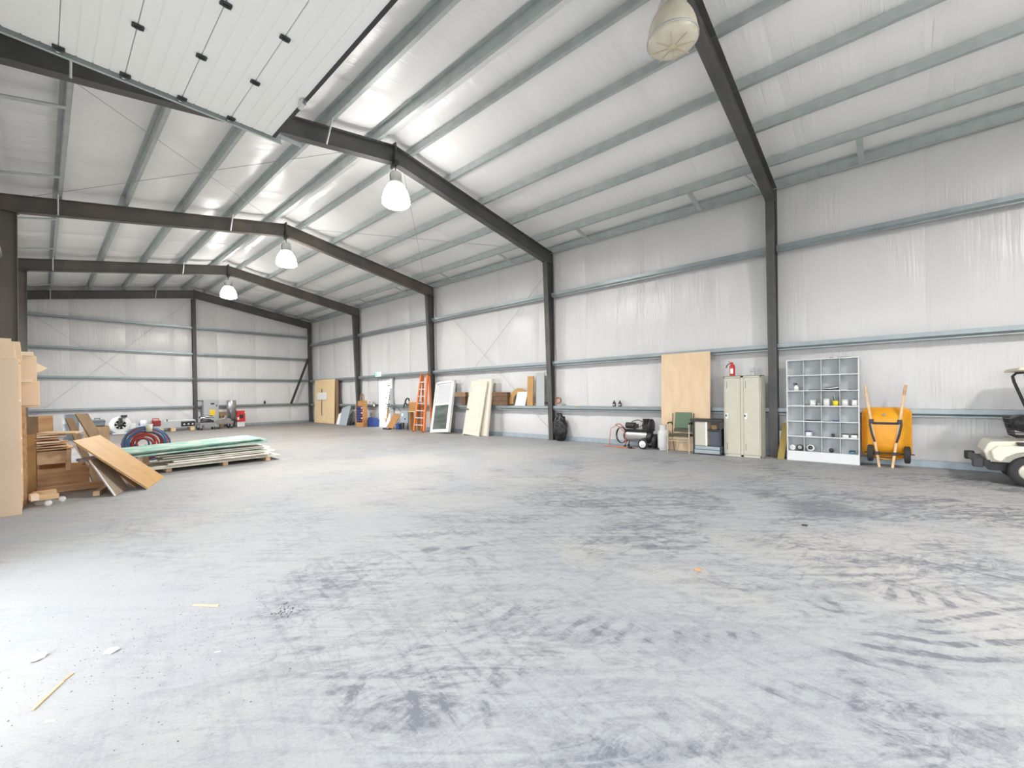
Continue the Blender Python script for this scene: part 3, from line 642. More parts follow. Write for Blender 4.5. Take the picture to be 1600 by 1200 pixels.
can(cell(1, 2, .5, .85), .035, .06, SHELFM, GREYP, 'small grey tin behind the second-compartment paint can', 'tin')
can(cell(1, 4, .35, .24), .058, .095, WHITE, BLUE, 'white plastic tub with a blue lid on the grey shelf', 'plastic_tub')
can(cell(3, 4, .35, .25), .055, .07, PAPER, DARKM, 'pale tin with dark lid, left of two on the fifth row', 'tin')
can(cell(3, 4, .35, .72), .055, .07, PAPER, BLACK, 'pale tin with dark lid, right end of the fifth row', 'tin')
t = thing('brush_pot', cell(2, 2, .35, .77), 0, 'yellow pot holding brushes and scrapers on the grey shelf', 'pot')
MB().lathe([(0, 0), (.042, 0), (.055, .1), (.05, .1), (.04, .01)], 16).build('pot_body', YELB, t)
for k in range(5):
    a = k * 1.3; MB().tube([(.015 * math.cos(a), .015 * math.sin(a), .02), (.04 * math.cos(a), .045 * math.sin(a), .17 + .02 * (k % 3))], .006, 6).build('brush_handle', (GREYP, DARKM, SHELFM)[k % 3], t)
t = thing('spray_bottle', cell(0, 1, .4, .55), 0, 'white spray bottle with black trigger on the second row', 'bottle')
MB().lathe([(0, 0), (.042, 0), (.042, .07), (.03, .09), (.014, .11), (.014, .12)], 16).build('bottle_body', PAPER, t)
MB().lathe([(.016, .115), (.016, .14), (0, .14)], 10).cbox((-.005, .02, .148), (.02, .07, .02)).cbox((-.005, .035, .125), (.008, .008, .04), (.4, 0, 0)).build('trigger', BLACK, t)
t = thing('folded_tarp', cell(2, 1, .4, .5), 0, 'silver and black folded bundle on the second row', 'bundle')
b = MB().tube([(0, .12, .025), (0, .06, .035), (0, 0, .03), (0, -.06, .04), (0, -.13, .055)], [.02, .028, .03, .035, .03], 8); b.build('silver_fold', CHROME, t)
MB().tube([(-.03, .12, .012), (-.04, 0, .012), (-.03, -.13, .02)], .012, 6).build('black_fold', BLACK, t)
def flat(name, p, lab, m_, s=(.06, .2, .012), cat='tool', rz=0):
    t = tag(MB().cbox((0, 0, s[2] / 2), s, (0, 0, rz)).cbox((0, s[1] * .3, s[2] * .7), (s[0] * .5, s[1] * .3, s[2]), (0, 0, rz)).build(name, m_, None, .002), lab, cat); t.location = p; return t
flat('flat_file', cell(1, 1, .3, .6), 'flat dark file lying on the second row of the grey shelf', DARKM)
flat('putty_knife', cell(3, 1, .3, .65), 'thin dark putty knife lying at the right end of the second row', DARKM, (.05, .12, .012))
flat('hand_plane', cell(0, 2, .3, .6), 'grey hand tool lying in the left compartment of the third row', GREYP, (.06, .2, .025))
flat('drill_case', cell(1, 3, .3, .5), 'flat black case lying on the fourth row of the shelf', BLACK, (.1, .26, .02), 'case')
flat('blue_clamp', cell(2, 3, .3, .75), 'blue clamp lying on the fourth row of the shelf', BLUE, (.06, .11, .024), 'clamp')
flat('steel_rule', cell(2, 3, .3, .3), 'thin dark rule lying left of the blue clamp', DARKM, (.03, .14, .008))
def roll(p, R, r, w_, m1, m2, lab, lean=.25):
    t = thing('cable_roll', p, 0, lab, 'roll'); M_ = TR(0, 0, R * math.cos(lean) + w_ * .5 * math.sin(lean)) @ RY_(-PI / 2 + lean)
    MB().lathe([(r, -w_ / 2), (R, -w_ / 2), (R, w_ / 2), (r, w_ / 2), (r, -w_ / 2)], 22, M_).build('coil', m1, t)
    MB().lathe([(r * .35, w_ / 2 - .01), (r * 1.25, w_ / 2 + .004), (r * 1.25, w_ / 2 + .008), (r * .35, w_ / 2)], 18, M_).build('core', m2, t)
roll(cell(0, 5, .4, .30), .055, .03, .07, PAPER, PAPER, 'white tape roll in the bottom left compartment')
roll(cell(0, 5, .4, .74), .06, .03, .07, DARKM, GREYP, 'dark wire roll in the bottom left compartment')
roll(cell(1, 5, .4, .35), .065, .035, .07, WHITE, BLACK, 'white and black cable roll in the second bottom compartment')
roll(cell(2, 5, .4, .5), .04, .02, .07, BLACK, DARKM, 'small black roll in the third bottom compartment')
roll(cell(2, 4, .4, .6), .03, .016, .07, DARKM, DARKM, 'small dark ring lying in the fifth row')
can(cell(3, 5, .4, .6), .045, .055, TEAL, DARKM, 'squat teal tin in the bottom right compartment', 'tin')
flat('shelf_strip', (10.86, .75, 2.141), 'thin dark strip lying on top of the grey shelf', DARKM, (.03, .22, .014), 'strip')
flat('shelf_clip', (10.86, .95, 2.141), 'small dark clip lying on top of the grey shelf', DARKM, (.03, .06, .014), 'clip')
# ---- folded boards between column and shelf
t = board('folded_umbrella', mat('olive_gold_cloth', (.30, .22, .05), .6), (10.78, 1.91, 0), (10.95, 1.83, .78), (10.78, 1.78, 0), .012, 'olive and gold slender board leaning left of the grey shelf', 'board')
board('black_board', BLACK, (10.88, 1.82, 0), (10.97, 1.79, .70), (10.88, 1.765, 0), .02, 'narrow black board leaning against the side of the grey shelf', 'board')
board('white_card', PAPER, (10.985, 1.90, .34), (10.99, 1.90, .60), (10.985, 1.80, .34), .01, 'small pale panel behind the olive board beside the column', 'panel')

# ---- locker cabinet
lk = thing('locker_cabinet', (10.79, 2.553, 0), 0, 'khaki metal two-door locker cabinet beside the nearest column', 'locker')
LX0, LX1, LY0, LY1, LH = -.195, .195, -.387, .387, 1.84
b = MB(); b.box(LX0, LX1, LY0, LY0 + .012, 0, LH).box(LX0, LX1, LY1 - .012, LY1, 0, LH).box(LX1 - .01, LX1, LY0, LY1, 0, LH).box(LX0, LX1, LY0, LY1, LH - .015, LH).box(LX0, LX1, LY0, LY1, .0, .05)
b.box(LX0, LX1, -.03, .03, 0, LH).box(LX0, LX0 + .02, LY0, LY0 + .03, 0, LH).box(LX0, LX0 + .02, LY1 - .03, LY1, 0, LH).box(LX0, LX0 + .02, LY0, LY1, LH - .045, LH); b.build('locker_body', LOCK, lk, .003)
for s in (-1, 1):
    ya, yb = (.034, LY1 - .034) if s > 0 else (LY0 + .034, -.034)
    dr = MB().box(LX0 - .006, LX0 + .012, ya, yb, .055, LH - .05).build('locker_door', LOCK, lk, .004)
    MB().box(LX0 - .02, LX0 - .006, yb - .075, yb - .015, .86, .99).build('handle_plate', PAPER, dr, .004)
    MB().cbox((LX0 - .028, yb - .03, .935), (.02, .02, .05)).build('latch', DARKM, dr, .004)
    for z in (.22, 1.63): 
        v = MB()
        for k in range(5): v.box(LX0 - .0075, LX0 - .0055, yb - .048, yb - .036, z - .07 + k * .032, z - .07 + k * .032 + .022)
        v.build('vent', DARKM, dr)
    MB().cbox((LX0 - .008, (ya + yb) / 2, LH - .12), (.004, .07, .022)).build('number_plate', SHELFM, dr)
# ---- extinguisher and dispenser on the locker
fe = thing('fire_extinguisher', (10.85, 2.81, 1.841), 0, 'red fire extinguisher standing on top of the khaki locker', 'extinguisher')
MB().lathe([(0, 0), (.055, 0), (.058, .01), (.058, .22), (.045, .265), (.02, .28), (.02, .30)], 18).build('cylinder', RED, fe)
MB().box(-.0595, -.055, -.03, .03, .06, .18).build('instruction_label', PAPER, fe)
MB().cbox((0, .015, .305), (.03, .06, .03)).cbox((0, .03, .33), (.02, .12, .012), (.25, 0, 0)).cbox((0, .035, .30), (.02, .10, .010), (-.15, 0, 0)).build('valve_handle', RED, fe, .003)
MB().tube([(-.02, .03, .30), (-.05, .07, .29), (-.06, .10, .25), (-.05, .12, .20)], .011, 8).build('nozzle_hose', BLACK, fe)
ds = thing('wall_dispenser', (10.88, 2.40, 1.841), 0, 'small pale grey dispenser box on the locker right of the extinguisher', 'dispenser')
MB().box(-.04, .04, -.045, .045, 0, .19).build('case', SHELFM, ds, .01); MB().box(-.06, -.04, -.035, .035, .09, .12).build('spout', GREYP, ds, .004)

# ---- small table / stand with a cabinet
tb = thing('metal_stand', (10.68, 3.262, 0), 0, 'dark grey metal stand holding a beige panel between chair and locker', 'stand')
X0, X1, A, B_, TH = -.20, .17, -.295, .335, .84
MB().box(X0 - .02, X1 + .02, A - .02, B_ + .06, TH - .055, TH).build('top', DARKM, tb, .006)
for y in (A, B_ - .03):
    for x in (X0, X1 - .03): MB().box(x, x + .03, y, y + .03, .0, TH - .055).build('leg', GREYB if False else DARKM, tb)
lb = MB().box(X0, X1, A + .03, B_ - .03, .03, .115).box(X0 + .01, X1, A + .03, B_ - .03, .125, .2).build('base_drawer', GREYB, tb, .005)
MB().box(X0 + .02, X0 + .06, .03, B_ - .03, .21, TH - .06).build('beige_panel', LOCK, tb, .005)
MB().box(X0 + .012, X0 + .03, .015, .055, .21, TH - .06).build('panel_edge', PAPER, tb)
MB().box(X0 + .05, X1 - .02, A + .035, -.02, .21, .56).build('drawer_box', mat('slate_blue', (.07, .085, .11), .5), tb, .006)
MB().box(X0 + .02, X1, A + .03, .01, .565, .60).build('inner_shelf', DARKM, tb, .004)
tag(MB().cbox((0, 0, .05), (.15, .12, .1)).cbox((0, 0, .103), (.13, .10, .006)).build('brown_carton', CARDB, None, .003, ), 'small brown carton on the inner shelf of the metal stand', 'box').location = (10.68, 3.16, .601)

# ---- armchair
ch = thing('armchair', (10.60, 3.93, 0), .06, 'olive green vinyl armchair with beige metal legs', 'chair')
for s in (1, -1):
    y = s * .255
    MB().tube([(-.22, y, 0), (-.22, y, .70)], .012, 8).build('front_leg', CHAIRM, ch)
    MB().tube([(.24, y * .95, 0), (.13, y, .43)], .012, 8).build('rear_leg', mat('brown_metal', (.2, .15, .1), .5) if s > 0 else CHAIRM, ch)
    MB().tube([(-.22, y, .40), (.14, y, .40)], .011, 8).build('seat_rail', CHAIRM, ch)
    MB().tube([(.13, y, .42), (.19, y, .74), (.21, y, .96)], .011, 8).build('back_post', DARKM, ch)
    ar = MB().tube([(-.22, y, .70), (-.18, y, .725), (.10, y, .72), (.17, y, .66)], .012, 8).build('arm_frame', DARKM, ch)
    MB().cbox((-.05, y, .735), (.26, .045, .025)).build('arm_pad', BLACK, ar, .008)
MB().tube([(-.22, -.255, .36), (-.22, .255, .36)], .01, 8).build('front_stretcher', CHAIRM, ch)
MB().tube([(-.22, -.255, .30), (-.22, .255, .30)], .007, 8).build('front_stretcher', CHAIRM, ch)
MB().cbox((-.02, 0, .43), (.42, .47, .06), (0, .05, 0)).build('seat', OLIVE, ch, .02)
MB().slab((.155, -.20, .58), (.155, .20, .58), (.215, -.20, .98), .035).build('backrest', GREENV, ch, .012)
MB().slab((.145, -.215, .50), (.145, .215, .50), (.155, -.215, .575), .03).build('back_rail', OLIVE, ch, .006)

# ---- propane cylinder
pp = thing('propane_tank', (10.74, 4.43, 0), 0, 'white propane tank between air compressor and green chair', 'tank')
MB().lathe([(.0, .03), (.10, .03), (.13, .06), (.142, .11), (.142, .42), (.13, .48), (.09, .53), (.04, .55), (0, .552)], 24).build('tank_body', PROP, pp)
MB().lathe([(.10, 0), (.105, 0), (.105, .05), (.10, .05)], 20).build('foot_ring', PROP, pp)
c = MB()
for k in range(14):
    a0 = .5 + k * .36; a1 = a0 + .36
    if k < 13: c.prism([(.095 * math.cos(a0), .095 * math.sin(a0), .515), (.095 * math.cos(a1), .095 * math.sin(a1), .515), (.095 * math.cos(a1), .095 * math.sin(a1), .65), (.095 * math.cos(a0), .095 * math.sin(a0), .65)], (.004 * math.cos(a0), .004 * math.sin(a0), 0))
c.build('collar', PROP, pp)
MB().lathe([(.018, .54), (.018, .60), (.026, .60), (.026, .62), (0, .625)], 10).tube([(0, 0, .575), (-.02, -.06, .575)], .015, 8).build('valve', DARKM, pp)

# ---- air compressor
ac = thing('air_compressor', (10.80, 5.08, 0), 0, 'black and silver wheeled air compressor against the wall', 'compressor')
tm = TR(0, .06, .32) @ RX_(-PI / 2)
MB().lathe([(0, -.42), (.08, -.41), (.14, -.37), (.16, -.32), (.16, .32), (.14, .37), (.08, .41), (0, .42)], 22, tm).build('air_tank', DARKM, ac)
tk = MB().lathe([(.1625, -.28), (.1625, .30)], 22, tm).build('tank_wrap', CHROME, ac)
MB().box(-.14, .12, -.36, .40, .475, .50).build('mount_plate', BLACK, ac, .004)
for k, (yy, zz, r, L_) in enumerate(((.27, .60, .085, .24),)):
    mm = TR(-.03, yy, zz) @ RX_(PI / 2); bm_ = MB()
    prof = []
    for i in range(9): z = -L_ / 2 + L_ * i / 8; prof += [(r * (.93 if i % 2 else 1), z), (r * (.93 if i % 2 else 1), z + L_ / 18)]
    bm_.lathe([(0, -L_ / 2)] + prof + [(r * .6, L_ / 2 + .02), (0, L_ / 2 + .03)], 16, mm).build('motor', BLACK, ac)
b = MB().cbox((-.02, -.17, .57), (.16, .16, .15))
for i in range(6): b.cbox((-.02, -.17, .655 + i * .018), (.17, .15, .008))
b.cbox((-.02, -.17, .70), (.12, .11, .12)).cbox((-.02, -.17, .775), (.15, .14, .03)); b.build('pump_head', BLACK, ac, .003)
MB().lathe([(.0, -.03), (.06, -.035), (.07, -.02), (.185, -.025), (.19, 0), (.185, .025), (.07, .02), (.0, .03)], 24, TR(-.0, -.30, .60) @ RX_(PI / 2)).build('flywheel', BLACK, ac)
MB().tube([(-.10, -.10, .72), (-.12, .0, .76), (-.10, .12, .74), (-.06, .22, .70)], .012, 8).tube([(-.11, -.1, .62), (-.14, .05, .54), (-.15, .1, .48)], .009, 8).tube([(-.09, -.2, .7), (-.14, -.28, .62), (-.15, -.2, .5)], .008, 6).build('copper_pipe', DARKM, ac)
MB().cbox((-.12, .05, .60), (.06, .09, .11)).cbox((-.12, .12, .53), (.05, .05, .06)).build('pressure_switch', BLACK, ac, .008)
for s in (-1, 1):
    wm = TR(-.235 if s < 0 else .2, -.17 if s < 0 else -.17, .135) @ RY_(PI / 2)
    wh = MB().lathe([(.08, -.035), (.125, -.035), (.135, -.02), (.135, .02), (.125, .035), (.08, .035), (.08, -.035)], 22, wm).build('wheel', RUBBER, ac)
    hb = MB().lathe([(.095, .03 * s), (.085, .042 * s), (.03, .036 * s), (.025, .05 * s), (0, .05 * s)], 20, wm).build('hub', PAPER, wh)
MB().tube([(-.235, -.17, .135), (.2, -.17, .135)], .012, 8).build('axle', DARKM, ac)
MB().lathe([(0, -.05), (.15, -.05), (.19, -.03), (.19, .03), (.15, .05), (.0, .05)], 24, TR(-.02, -.42, .21) @ RX_(PI / 2 + .15)).build('rear_drum', BLACK, ac)
MB().cbox((-.12, .40, .03), (.05, .05, .06)).cbox((.1, .40, .03), (.05, .05, .06)).tube([(-.12, .40, .05), (-.08, .36, .18)], .014, 6).tube([(.1, .40, .05), (.08, .36, .18)], .014, 6).build('rubber_foot', RUBBER, ac)
MB().tube([(-.14, .36, .10), (-.15, .38, .40), (-.15, .55, .55), (-.15, .66, .62), (.08, .66, .62), (.08, .55, .55), (.08, .38, .40)], .013, 8).build('push_handle', REDTUBE, ac)
MB().tube([(-.16, .62, .60), (-.16, .80, .50), (-.17, .86, .03)], .010, 8).build('hose_end', REDTUBE, ac)
pts = []
for k in range(50): a = k * .42; pts.append((-.12 + .03 * math.sin(k * .3), .50 + .15 * math.cos(a), .33 + .22 * math.sin(a)))
MB().tube(pts, .010, 6).build('coiled_hose', BLACK, ac)
tag(MB().tube([(10.55, 6.05, .012), (10.60, 5.8, .012), (10.52, 5.55, .012), (10.60, 5.3, .012), (10.50, 5.1, .012), (10.62, 5.35, .012), (10.66, 5.7, .012)], .011, 6).build('extension_cord', REDTUBE), 'faded red cord lying on the floor in front of the compressor', 'cord')
tag(MB().cbox((0, 0, .03), (.06, .1, .06)).cbox((0, .06, .02), (.03, .05, .03)).build('power_plug', BLACK, None, .008), 'black plug block lying on the floor by the compressor', 'plug').location = (10.52, 5.24, 0)

# ---- large plywood sheet
board('plywood_sheet', PLY, (10.90, 4.55, 0), (10.90, 3.33, 0), (10.985, 4.55, 2.48), .018, 'tall plain plywood sheet leaning on the wall behind the green chair', 'plywood')
# ---- bottles and bits on the sill girt
def on_girt(y): return (10.90 + .17, y, 1.103)
for y, lb in ((6.0, 'left of the two small black bottles standing on the lowest girt'), (5.82, 'right of the two small black bottles standing on the lowest girt')):
    t = thing('oil_bottle', on_girt(y), 0, lb, 'bottle', 'black oil bottles on the girt')
    MB().box(-.03, .03, -.04, .04, 0, .11).lathe([(.035, .105), (.03, .125), (.018, .135), (.018, .15)], 10).build('bottle_body', BLACK, t, .006); MB().lathe([(.02, .148), (.02, .17), (0, .17)], 10).build('cap', DARKM, t); MB().box(-.032, -.03, -.03, .03, .025, .075).build('bottle_label', GREYB, t)
flat('wood_scrap', on_girt(7.25), 'thin yellowish scrap strip on the lowest girt left of the bottles', YELB, (.03, .22, .012), 'scrap')

# ---- rubbish bag, cap on column
bm = bmesh.new(); bmesh.ops.create_icosphere(bm, subdivisions=4, radius=1)
from mathutils import noise as NZ
for v in bm.verts:
    p = v.co.copy(); q = NZ.noise(p * 2.1) * .16 + NZ.noise(p * 5.3) * .10 + abs(NZ.noise(p * 9)) * .06
    taper = 1 - .10 * max(0, p.z) ** 2 + .08 * max(0, -p.z); s = 1 + q * 1.3
    v.co = Vector((p.x * .16 * s * taper, p.y * .235 * s * taper, max(-.40, p.z * .43 * s) + .41))
me = bpy.data.meshes.new('bag_body'); bm.to_mesh(me); bm.free(); me.materials.append(BAG)
for p in me.polygons: p.use_smooth = True
bgx = thing('rubbish_bag', (10.98, 7.86, 0), 0, 'crumpled shiny black rubbish bag at the foot of the second column', 'bag')
o = bpy.data.objects.new('bag_body', me); COL.objects.link(o); o.parent = bgx
MB().tube([(0, .02, .76), (.0, .03, .82), (-.02, .07, .86), (-.03, .09, .88)], [.06, .035, .045, .02], 8).build('bag_knot', BAG, bgx)
rp = thing('rope_coil', (10.99, 7.90, 1.28), 0, 'small reddish brown coil hung on the girt above the rubbish bag', 'coil')
for k, (r, m_) in enumerate(((.11, BROWN), (.095, RED), (.08, CARDB), (.105, BROWNW))):
    MB().tube([(-.05 + .012 * k, r * math.cos(a), r * .9 * math.sin(a)) for a in [2 * PI * i / 18 for i in range(18)]], .014, 6, True).build('loop', m_, rp)
pl = thing('plug_box', (10.80, 8.24, 1.20), 0, 'small black outlet box fixed on the face of the second column', 'outlet'); MB().box(-.05, -.005, -.05, .05, -.04, .04).build('case', BLACK, pl, .006); MB().box(-.058, -.05, -.02, .02, -.02, .02).build('socket', DARKM, pl)

# ---- things along the sill between second and third columns
board('grey_board', GREYP, (11.03, 8.84, 1.103), (11.03, 8.50, 1.103), (11.06, 8.84, 2.2), .02, 'upright grey panel standing on the girt left of the second column', 'panel')
board('golden_post', MDF, (11.03, 9.22, 1.103), (11.03, 8.97, 1.103), (11.07, 9.20, 2.09), .05, 'upright golden wood plank standing on the girt beside the arch', 'plank')
arch = MB(); n_ = 18
for k in range(n_):
    a0 = .15 + (PI * .62) * k / n_; a1 = .15 + (PI * .62) * (k + 1) / n_
    # arch ring from the foot on the left up over the top
P_ = []
for k in range(25):
    a = PI * 1.08 - k * (PI * .80) / 24; P_.append((.46 * math.cos(a), .46 * math.sin(a)))
Q_ = [(x * .62, y * .62) for x, y in P_]
for i in range(24):
    a, b2 = P_[i], P_[i + 1]; c2, d2 = Q_[i + 1], Q_[i]
    arch.prism([(0, -a[0], a[1]), (0, -b2[0], b2[1]), (0, -c2[0], c2[1]), (0, -d2[0], d2[1])], (.03, 0, 0))
ao = tag(arch.build('wooden_arch', MDF), 'tan curved wooden arch piece standing on the girt', 'arch'); ao.location = (11.06, 9.62, 1.245)
board('white_card', PAPER, (11.03, 9.80, 1.103), (11.03, 9.34, 1.103), (11.035, 9.66, 1.58), .01, 'white cut panel leaning inside the curved wooden arch', 'panel')
flat('wood_offcut', on_girt(8.90), 'small brown offcut on the girt right of the golden plank', BROWN, (.06, .16, .09), 'offcut')
wb_ = thing('wooden_box', (10.93 + .15, 10.47, 1.103), 0, 'dark brown wooden box on the girt right of the ivory doors', 'box')
for z in (0, .16, .32): MB().box(-.15, -.13, -.40, .40, z, z + .155).build('slat', BROWNW, wb_, .004)
MB().box(-.13, .02, -.40, -.375, 0, .47).box(-.13, .02, .375, .40, 0, .47).build('end_board', BROWNW, wb_); MB().slab((-.14, -.35, .47), (-.14, .30, .49), (.02, -.35, .47), .03).build('lid_board', BROWN, wb_)
cb_ = thing('corner_bracket', (11.05, 12.52, 1.103), 0, 'rusty brown angle shelf on the girt between window and ivory doors', 'shelf')
MB().box(-.12, .03, -.24, .0, 0, .33).build('upright', BROWNW, cb_, .004); MB().box(-.14, .03, -.28, .34, .33, .50).build('top_board', BROWN, cb_, .004)

# ---- ivory doors leaning
def lean_door(base, yl, yr, ytl, xb, xt, h, label, panels):
    """thin door slab in a local frame: u to the right (-y), v up along the lean"""
    t = thing('door_slab', (xb, yl, 0), 0, label, 'door'); wdt = yl - yr
    up = Vector((xt - xb, ytl - yl, 0)); up.z = math.sqrt(max(.1, h * h - up.x ** 2 - up.y ** 2)); up.normalize()
    ux = Vector((0, -1, 0)); ux = (ux - up * ux.dot(up)).normalized(); nn = up.cross(ux).normalized()
    if nn.x > 0: nn = -nn
    M_ = Matrix((ux, -nn, up)).transposed().to_4x4()     # local x right, y back, z up
    MB().box(0, wdt, 0, .035, .01, h, M_).build('slab', DOORW, t, .003)
    if panels:
        for z0, z1, arch_ in ((.22, .62, 0), (.72, 1.86, 1)):
            pts = [(.13, z0), (wdt - .13, z0), (wdt - .13, z1)] + ([(wdt - .13 - (wdt - .26) * k / 8, z1 - .0 + .07 * math.sin(PI * k / 8)) for k in range(1, 8)] if arch_ else []) + [(.13, z1)]
            MB().tube([M_ @ Vector((x, -.002, z)) for x, z in pts], .009, 5, True).build('panel_molding', DOORW, t)
        k_ = MB().lathe([(.0, .0), (.026, .004), (.012, .02), (.012, .035), (.028, .05), (.024, .068), (0, .072)], 14, M_ @ TR(.08, 0, .98) @ RX_(PI / 2)).build('door_knob', mat('bronze_knob', (.12, .08, .05), .35, .8), t)
        MB().box(-.012, .03, -.012, .03, 0, h + .005, M_).box(wdt - .03, wdt + .02, -.012, .05, 0, h + .01, M_).build('door_stop', DOORW, t, .003)
        MB().box(.02, wdt - .02, -.004, .036, .012, .05, M_).build('door_sweep', DARKM, t)
    else:
        MB().box(wdt - .04, wdt + .01, .0, .06, 0, h, M_).build('door_stop', DOORW, t, .003)
    return t
lean_door(0, 11.98, 11.14, 11.86, 10.52, 10.90, 2.06, 'ivory panelled door with a dark knob leaning on the girt, front of two', True)
lean_door(0, 11.62, 10.82, 11.62, 10.66, 10.975, 2.10, 'plain ivory door leaning behind the panelled one', False)

# ---- window unit leaning
wu = thing('window_unit', (10.50, 13.93, 0), 0, 'white framed sash window unit leaning on the wall beside the ladder', 'window')
wdt = 1.14; h = 2.09; up = Vector((.46, .14, 0)); up.z = math.sqrt(h * h - up.x ** 2 - up.y ** 2); up.normalize(); ux = Vector((0, -1, 0)); ux = (ux - up * ux.dot(up)).normalized(); nn = up.cross(ux).normalized(); nn = -nn if nn.x > 0 else nn
M_ = Matrix((ux, -nn, up)).transposed().to_4x4(); fw_ = .085
MB().box(0, fw_, -.02, .09, 0, h, M_).box(wdt - fw_ * 1.6, wdt, -.02, .09, 0, h, M_).box(0, wdt, -.02, .09, 0, fw_, M_).box(0, wdt, -.02, .09, h - fw_, h, M_).build('window_frame', WHITE, wu, .004)
ls = MB().box(fw_, wdt - fw_ * 1.6, -.01, .02, 1.10, 1.17, M_).box(fw_, fw_ + .04, -.01, .02, fw_, 1.1, M_).box(wdt - fw_ * 1.6 - .04, wdt - fw_ * 1.6, -.01, .02, fw_, 1.1, M_).box(fw_, wdt - fw_ * 1.6, -.01, .02, fw_, fw_ + .04, M_).build('lower_sash', WHITE, wu, .003)
MB().box(fw_ + .04, wdt - fw_ * 1.6 - .04, .002, .008, fw_ + .04, 1.10, M_).build('lower_pane', GLASSD, ls)
us_ = MB().box(fw_, fw_ + .05, .03, .06, 1.17, h - fw_, M_).box(wdt - fw_ * 1.6 - .05, wdt - fw_ * 1.6, .03, .06, 1.17, h - fw_, M_).box(fw_, wdt - fw_ * 1.6, .03, .06, h - fw_ - .05, h - fw_, M_).build('upper_sash', SHELFW, wu, .003)
MB().box(fw_ + .05, wdt - fw_ * 1.6 - .05, .04, .046, 1.17, h - fw_ - .05, M_).build('upper_pane', GLASSL, us_)

# ---- orange stepladder
ld = thing('stepladder', (10.40, 14.55, 0), 0, 'tall orange fibreglass stepladder with white steps beside the leaning window', 'ladder')
tl, tr_ = Vector((.27, .14, 2.36)), Vector((.27, -.28, 2.36)); bl, br = Vector((0, .36, 0)), Vector((0, -.34, 0))
def bar(b, a, c, wy, wx): 
    a, c = Vector(a), Vector(c); return b.hexa([a + Vector(p) for p in ((-wx, -wy, 0), (wx, -wy, 0), (wx, wy, 0), (-wx, wy, 0))] + [c + Vector(p) for p in ((-wx, -wy, 0), (wx, -wy, 0), (wx, wy, 0), (-wx, wy, 0))])
for a, c, nm in ((bl, tl, 'front_rail'), (br, tr_, 'front_rail'), ((.33, .25, 0), (.34, .12, 2.3), 'rear_rail'), ((.33, -.42, 0), (.34, -.30, 2.3), 'rear_rail')): bar(MB(), a, c, .022 if nm == 'rear_rail' else .04, .04).build(nm, ORANGE, ld, .004)
for k in range(7):
    t_ = (k + 1) / 8.0; a, c = bl.lerp(tl, t_), br.lerp(tr_, t_)
    MB().box(a.x - .045, a.x + .04, c.y + .02, a.y - .02, a.z - .028, a.z + .012).build('step', ALU, ld, .003)
for k in range(5):
    z = .3 + k * .45; MB().tube([(.335, .24 - .05 * z / 2.3, z), (.335, -.41 + .05 * z / 2.3, z)], .010, 6).build('rear_rung', ALU, ld)
MB().box(.20, .39, -.33, .20, 2.35, 2.42).build('top_cap', BROWN, ld, .01)
for a in (bl, br): MB().box(a.x - .045, a.x + .045, a.y - .035, a.y + .035, 0, .05).build('foot', BLACK, ld, .004)
for s in (.10, -.25): MB().tube([(.14, s, 1.2), (.33, s, 1.25)], .008, 6).build('spreader', ALU, ld)

# ---- around the exit door
bx = thing('brown_crate', (10.88, 15.48, 0), 0, 'brown wooden crate behind the ladder beside the grey electrical box', 'crate')
MB().box(-.12, .10, -.30, .30, .81, 1.24).build('crate_body', ORBR, bx, .006); MB().box(-.10, .08, -.29, -.23, 0, .81).box(-.10, .08, .23, .29, 0, .81).build('post', ORBR, bx, .004)
MB().box(-.128, -.12, -.30, .30, .79, .83).box(-.128, -.12, -.30, .30, 1.21, 1.25).build('batten', PINE, bx)
eb = thing('electrical_box', (10.82, 16.10, 0), 0, 'grey electrical box on legs beside the ladder', 'box')
MB().box(-.10, .08, -.28, .30, .30, .80).build('case', GREYB, eb, .01); MB().box(-.108, -.10, -.20, .22, .36, .74).build('cover', GREYB, eb, .004); MB().box(-.112, -.108, .05, .16, .60, .73).build('rating_label', PAPER, eb); MB().box(-.118, -.108, -.14, -.06, .44, .52).build('switch', BLACK, eb, .004)
for x in (-.07, .05):
    for y in (-.24, .26): MB().box(x - .015, x + .015, y - .015, y + .015, 0, .30).build('leg', DARKM, eb)
hb_ = thing('hose_bundle', (10.98, 15.98, 1.103), 0, 'black hose bundle draped over the girt above the electrical box', 'hose')
MB().tube([(-.07 + .02 * math.sin(k), .10 + .16 * math.cos(k * .55), .14 + .15 * math.sin(k * .55)) for k in range(24)], .028, 7).build('hose_coil', BLACK, hb_)
MB().tube([(-.06, .26, .12), (-.08, .34, .02), (-.09, .38, -.10), (-.09, .36, -.16)], .028, 7).build('hose_tail', BLACK, hb_)
tag(MB().tube([(10.97, 17.5, 1.06), (10.93, 17.1, 1.02), (10.87, 16.7, .92), (10.80, 16.42, .72), (10.78, 16.38, .55)], .012, 6).build('cable', DARKM), 'dark cable drooping from the exit door girt to the electrical box', 'cable')
board('short_board', ORBR, (10.62, 17.40, 0), (10.62, 16.82, 0), (10.95, 17.22, .68), .03, 'short brown panel leaning right of the exit door', 'panel')
flat('door_mat', (10.42, 17.0, 0), 'dark folded mat on the floor below the short brown panel', DARKM, (.16, .5, .06), 'mat')
bj = thing('blue_jug', (10.74, 16.55, 0), 0, 'small blue jug on the floor under the electrical box', 'jug'); MB().box(-.09, .09, -.12, .12, 0, .26).build('jug_body', BLUE, bj, .03); MB().lathe([(.03, .25), (.03, .31), (0, .31)], 10, TR(0, .05, 0)).build('cap', BLACK, bj)
